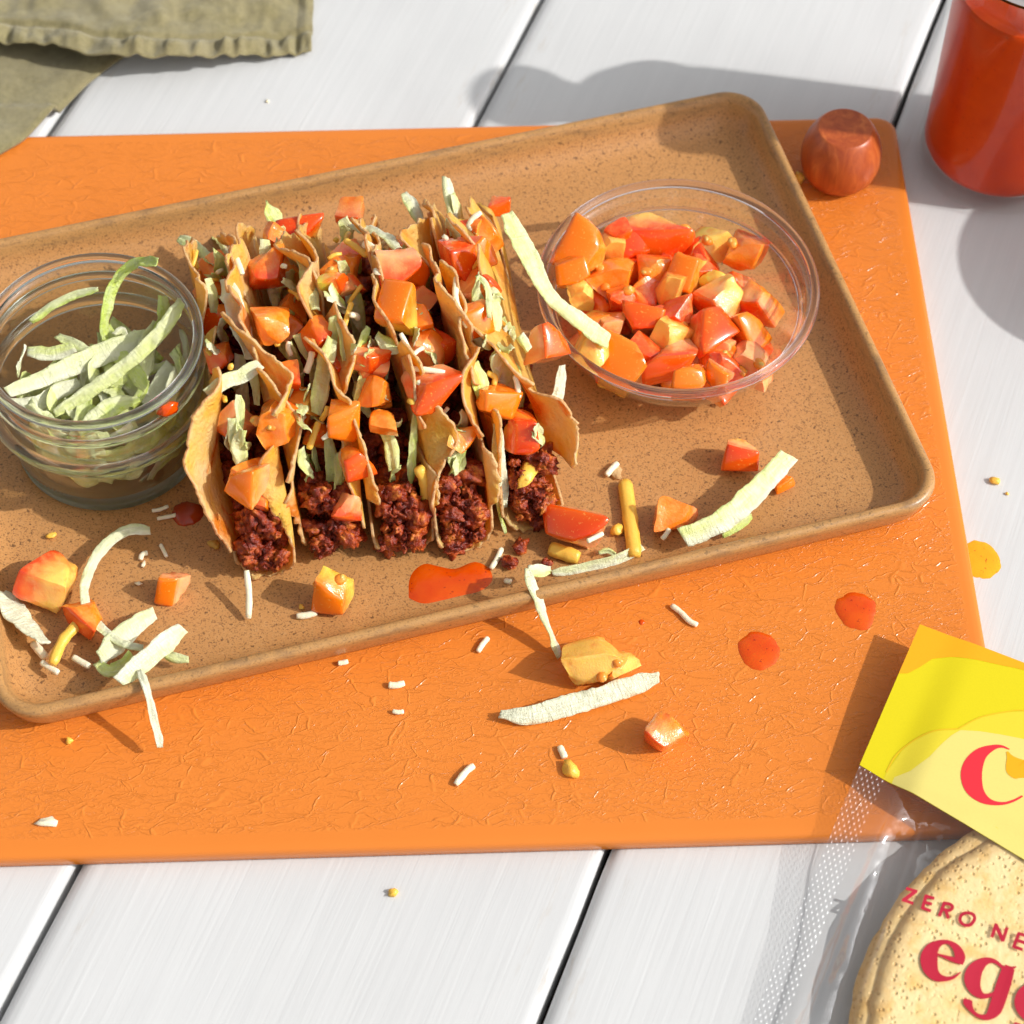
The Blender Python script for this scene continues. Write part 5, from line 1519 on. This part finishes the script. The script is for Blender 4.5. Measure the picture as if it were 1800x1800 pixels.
# egg wraps inside
for i in range(4):
    rr, zz = DISC[2] - 0.12 - 0.1 * (i % 2), 0.02 + 0.19 * i
    V, F = [], []
    cxd, cyd = DISC[0] + (-0.25, 0.12, -0.12, 0.2)[i], DISC[1] + (0.15, 0.1, 0.25, -0.1)[i]
    nr, ns = 26, 150
    for side in (1, 0):
        for k in range(nr + 1):
            for j in range(ns):
                th = 2 * pi * j / ns
                ed = rr * (1 + 0.012 * n3(cos(th) * 5, sin(th) * 5, i * 3.3) + 0.008 * n3(cos(th) * 22, sin(th) * 22, i * 1.3))
                r = ed * k / nr
                x, y = cxd + r * cos(th), cyd + r * sin(th)
                th_ = 0.17 * (1 if k < nr else 0.35) * side
                lift = 0.10 * n3(x * 0.25, y * 0.25, i) * (k / nr)
                V.append((x, y, max(disc_z(y), under(x, y)) + zz + th_ + lift * 0.4))
    hh = (nr + 1) * ns
    for k in range(nr):
        for j in range(ns):
            j2 = (j + 1) % ns
            F.append((k * ns + j, (k + 1) * ns + j, (k + 1) * ns + j2, k * ns + j2))
            F.append((hh + k * ns + j, hh + k * ns + j2, hh + (k + 1) * ns + j2, hh + (k + 1) * ns + j))
    for j in range(ns):
        j2 = (j + 1) % ns
        F.append((nr * ns + j, hh + nr * ns + j, hh + nr * ns + j2, nr * ns + j2))
    w_ = mesh("egg_wrap", V, F, EGG)
    tag(w_, ("egg wrap at the bottom of the pouch's stack", "second egg wrap from the bottom inside the pouch", "third egg wrap inside the pouch, edge showing under the top one", "top egg wrap in the pouch, under the red lettering")[i], "egg wrap", "egg wraps in the pouch")

# lettering printed on the film
Z = 5.2
for nm, sg in [
 ("letter_z", [[(3.244, 10.630, 0.116), (3.650, 10.562, 0.116)], [(3.606, 10.559, 0.138), (3.327, 11.096, 0.138)], [(3.264, 11.101, 0.116), (3.677, 11.049, 0.116)]]),
 ("letter_e", [[(3.990, 10.546, 0.116), (4.037, 11.090, 0.116)], [(3.960, 10.584, 0.116), (4.292, 10.546, 0.116)], [(4.004, 10.822, 0.116), (4.291, 10.786, 0.116)], [(4.004, 11.061, 0.116), (4.342, 11.044, 0.116)]]),
 ("letter_r", [[(4.674, 10.543, 0.116), (4.682, 11.098, 0.116)], [(4.645, 10.576, 0.116), (4.862, 10.528, 0.116), (4.990, 10.585, 0.116), (4.922, 10.748, 0.116), (4.662, 10.797, 0.116)], [(4.805, 10.778, 0.116), (5.005, 11.039, 0.116)]]),
 ("letter_o", [[(5.521, 10.580, 0.116), (5.751, 10.569, 0.116), (5.851, 10.730, 0.116), (5.768, 10.967, 0.116), (5.560, 11.035, 0.116), (5.393, 10.930, 0.116), (5.384, 10.731, 0.116), (5.521, 10.580, 0.116)]]),
 ("letter_n", [[(6.628, 11.065, 0.116), (6.607, 10.536, 0.116)], [(6.603, 10.582, 0.138), (7.041, 11.039, 0.138)], [(7.023, 11.048, 0.116), (7.003, 10.520, 0.116)]]),
 ("letter_e", [[(7.448, 10.528, 0.116), (7.444, 11.108, 0.116)], [(7.418, 10.561, 0.116), (7.769, 10.541, 0.116)], [(7.446, 10.816, 0.116), (7.753, 10.797, 0.116)], [(7.430, 11.067, 0.116), (7.762, 11.060, 0.116)]]),
]:
    glyph(nm, sg, CRIMSON, pouch)
glyph("letter_e", [[(5.108, 12.460, 0.067), (5.398, 12.439, 0.133), (5.723, 12.405, 0.200), (6.006, 12.363, 0.200)],
                   [(5.874, 12.472, 0.333), (5.845, 12.205, 0.378), (5.630, 11.963, 0.289), (5.305, 11.881, 0.156), (5.038, 12.030, 0.222), (4.873, 12.337, 0.444), (4.878, 12.706, 0.600), (5.042, 13.047, 0.556), (5.322, 13.236, 0.378), (5.628, 13.206, 0.200), (5.886, 13.038, 0.111), (6.059, 12.750, 0.044)]], CRIMSON, pouch)
def shiftg(s, dx): return [(p[0] + dx[0], p[1] + dx[1], p[2]) for p in s]
G_ = [[(7.381, 11.950, 0.111), (7.009, 11.845, 0.156), (6.700, 11.990, 0.289), (6.506, 12.403, 0.511), (6.522, 12.811, 0.578), (6.735, 13.119, 0.444), (7.045, 13.227, 0.222), (7.301, 13.060, 0.133), (7.434, 12.838, 0.089)],
      [(7.537, 11.853, 0.422), (7.568, 12.433, 0.489), (7.594, 13.058, 0.489), (7.591, 13.534, 0.444), (7.456, 13.870, 0.244), (7.198, 13.968, 0.156), (6.954, 13.925, 0.133), (6.760, 13.789, 0.244), (6.651, 13.658, 0.333), (6.635, 13.554, 0.267)],
      [(7.403, 11.892, 0.200), (7.598, 11.848, 0.133), (7.766, 11.722, 0.044)]]
glyph("letter_g", G_, CRIMSON, pouch)
da = [(8.115, 12.566)[k] - (6.238, 12.486)[k] for k in (0, 1)]
glyph("letter_g", [shiftg(s, da) for s in G_], CRIMSON, pouch)

bpy.context.view_layer.update()
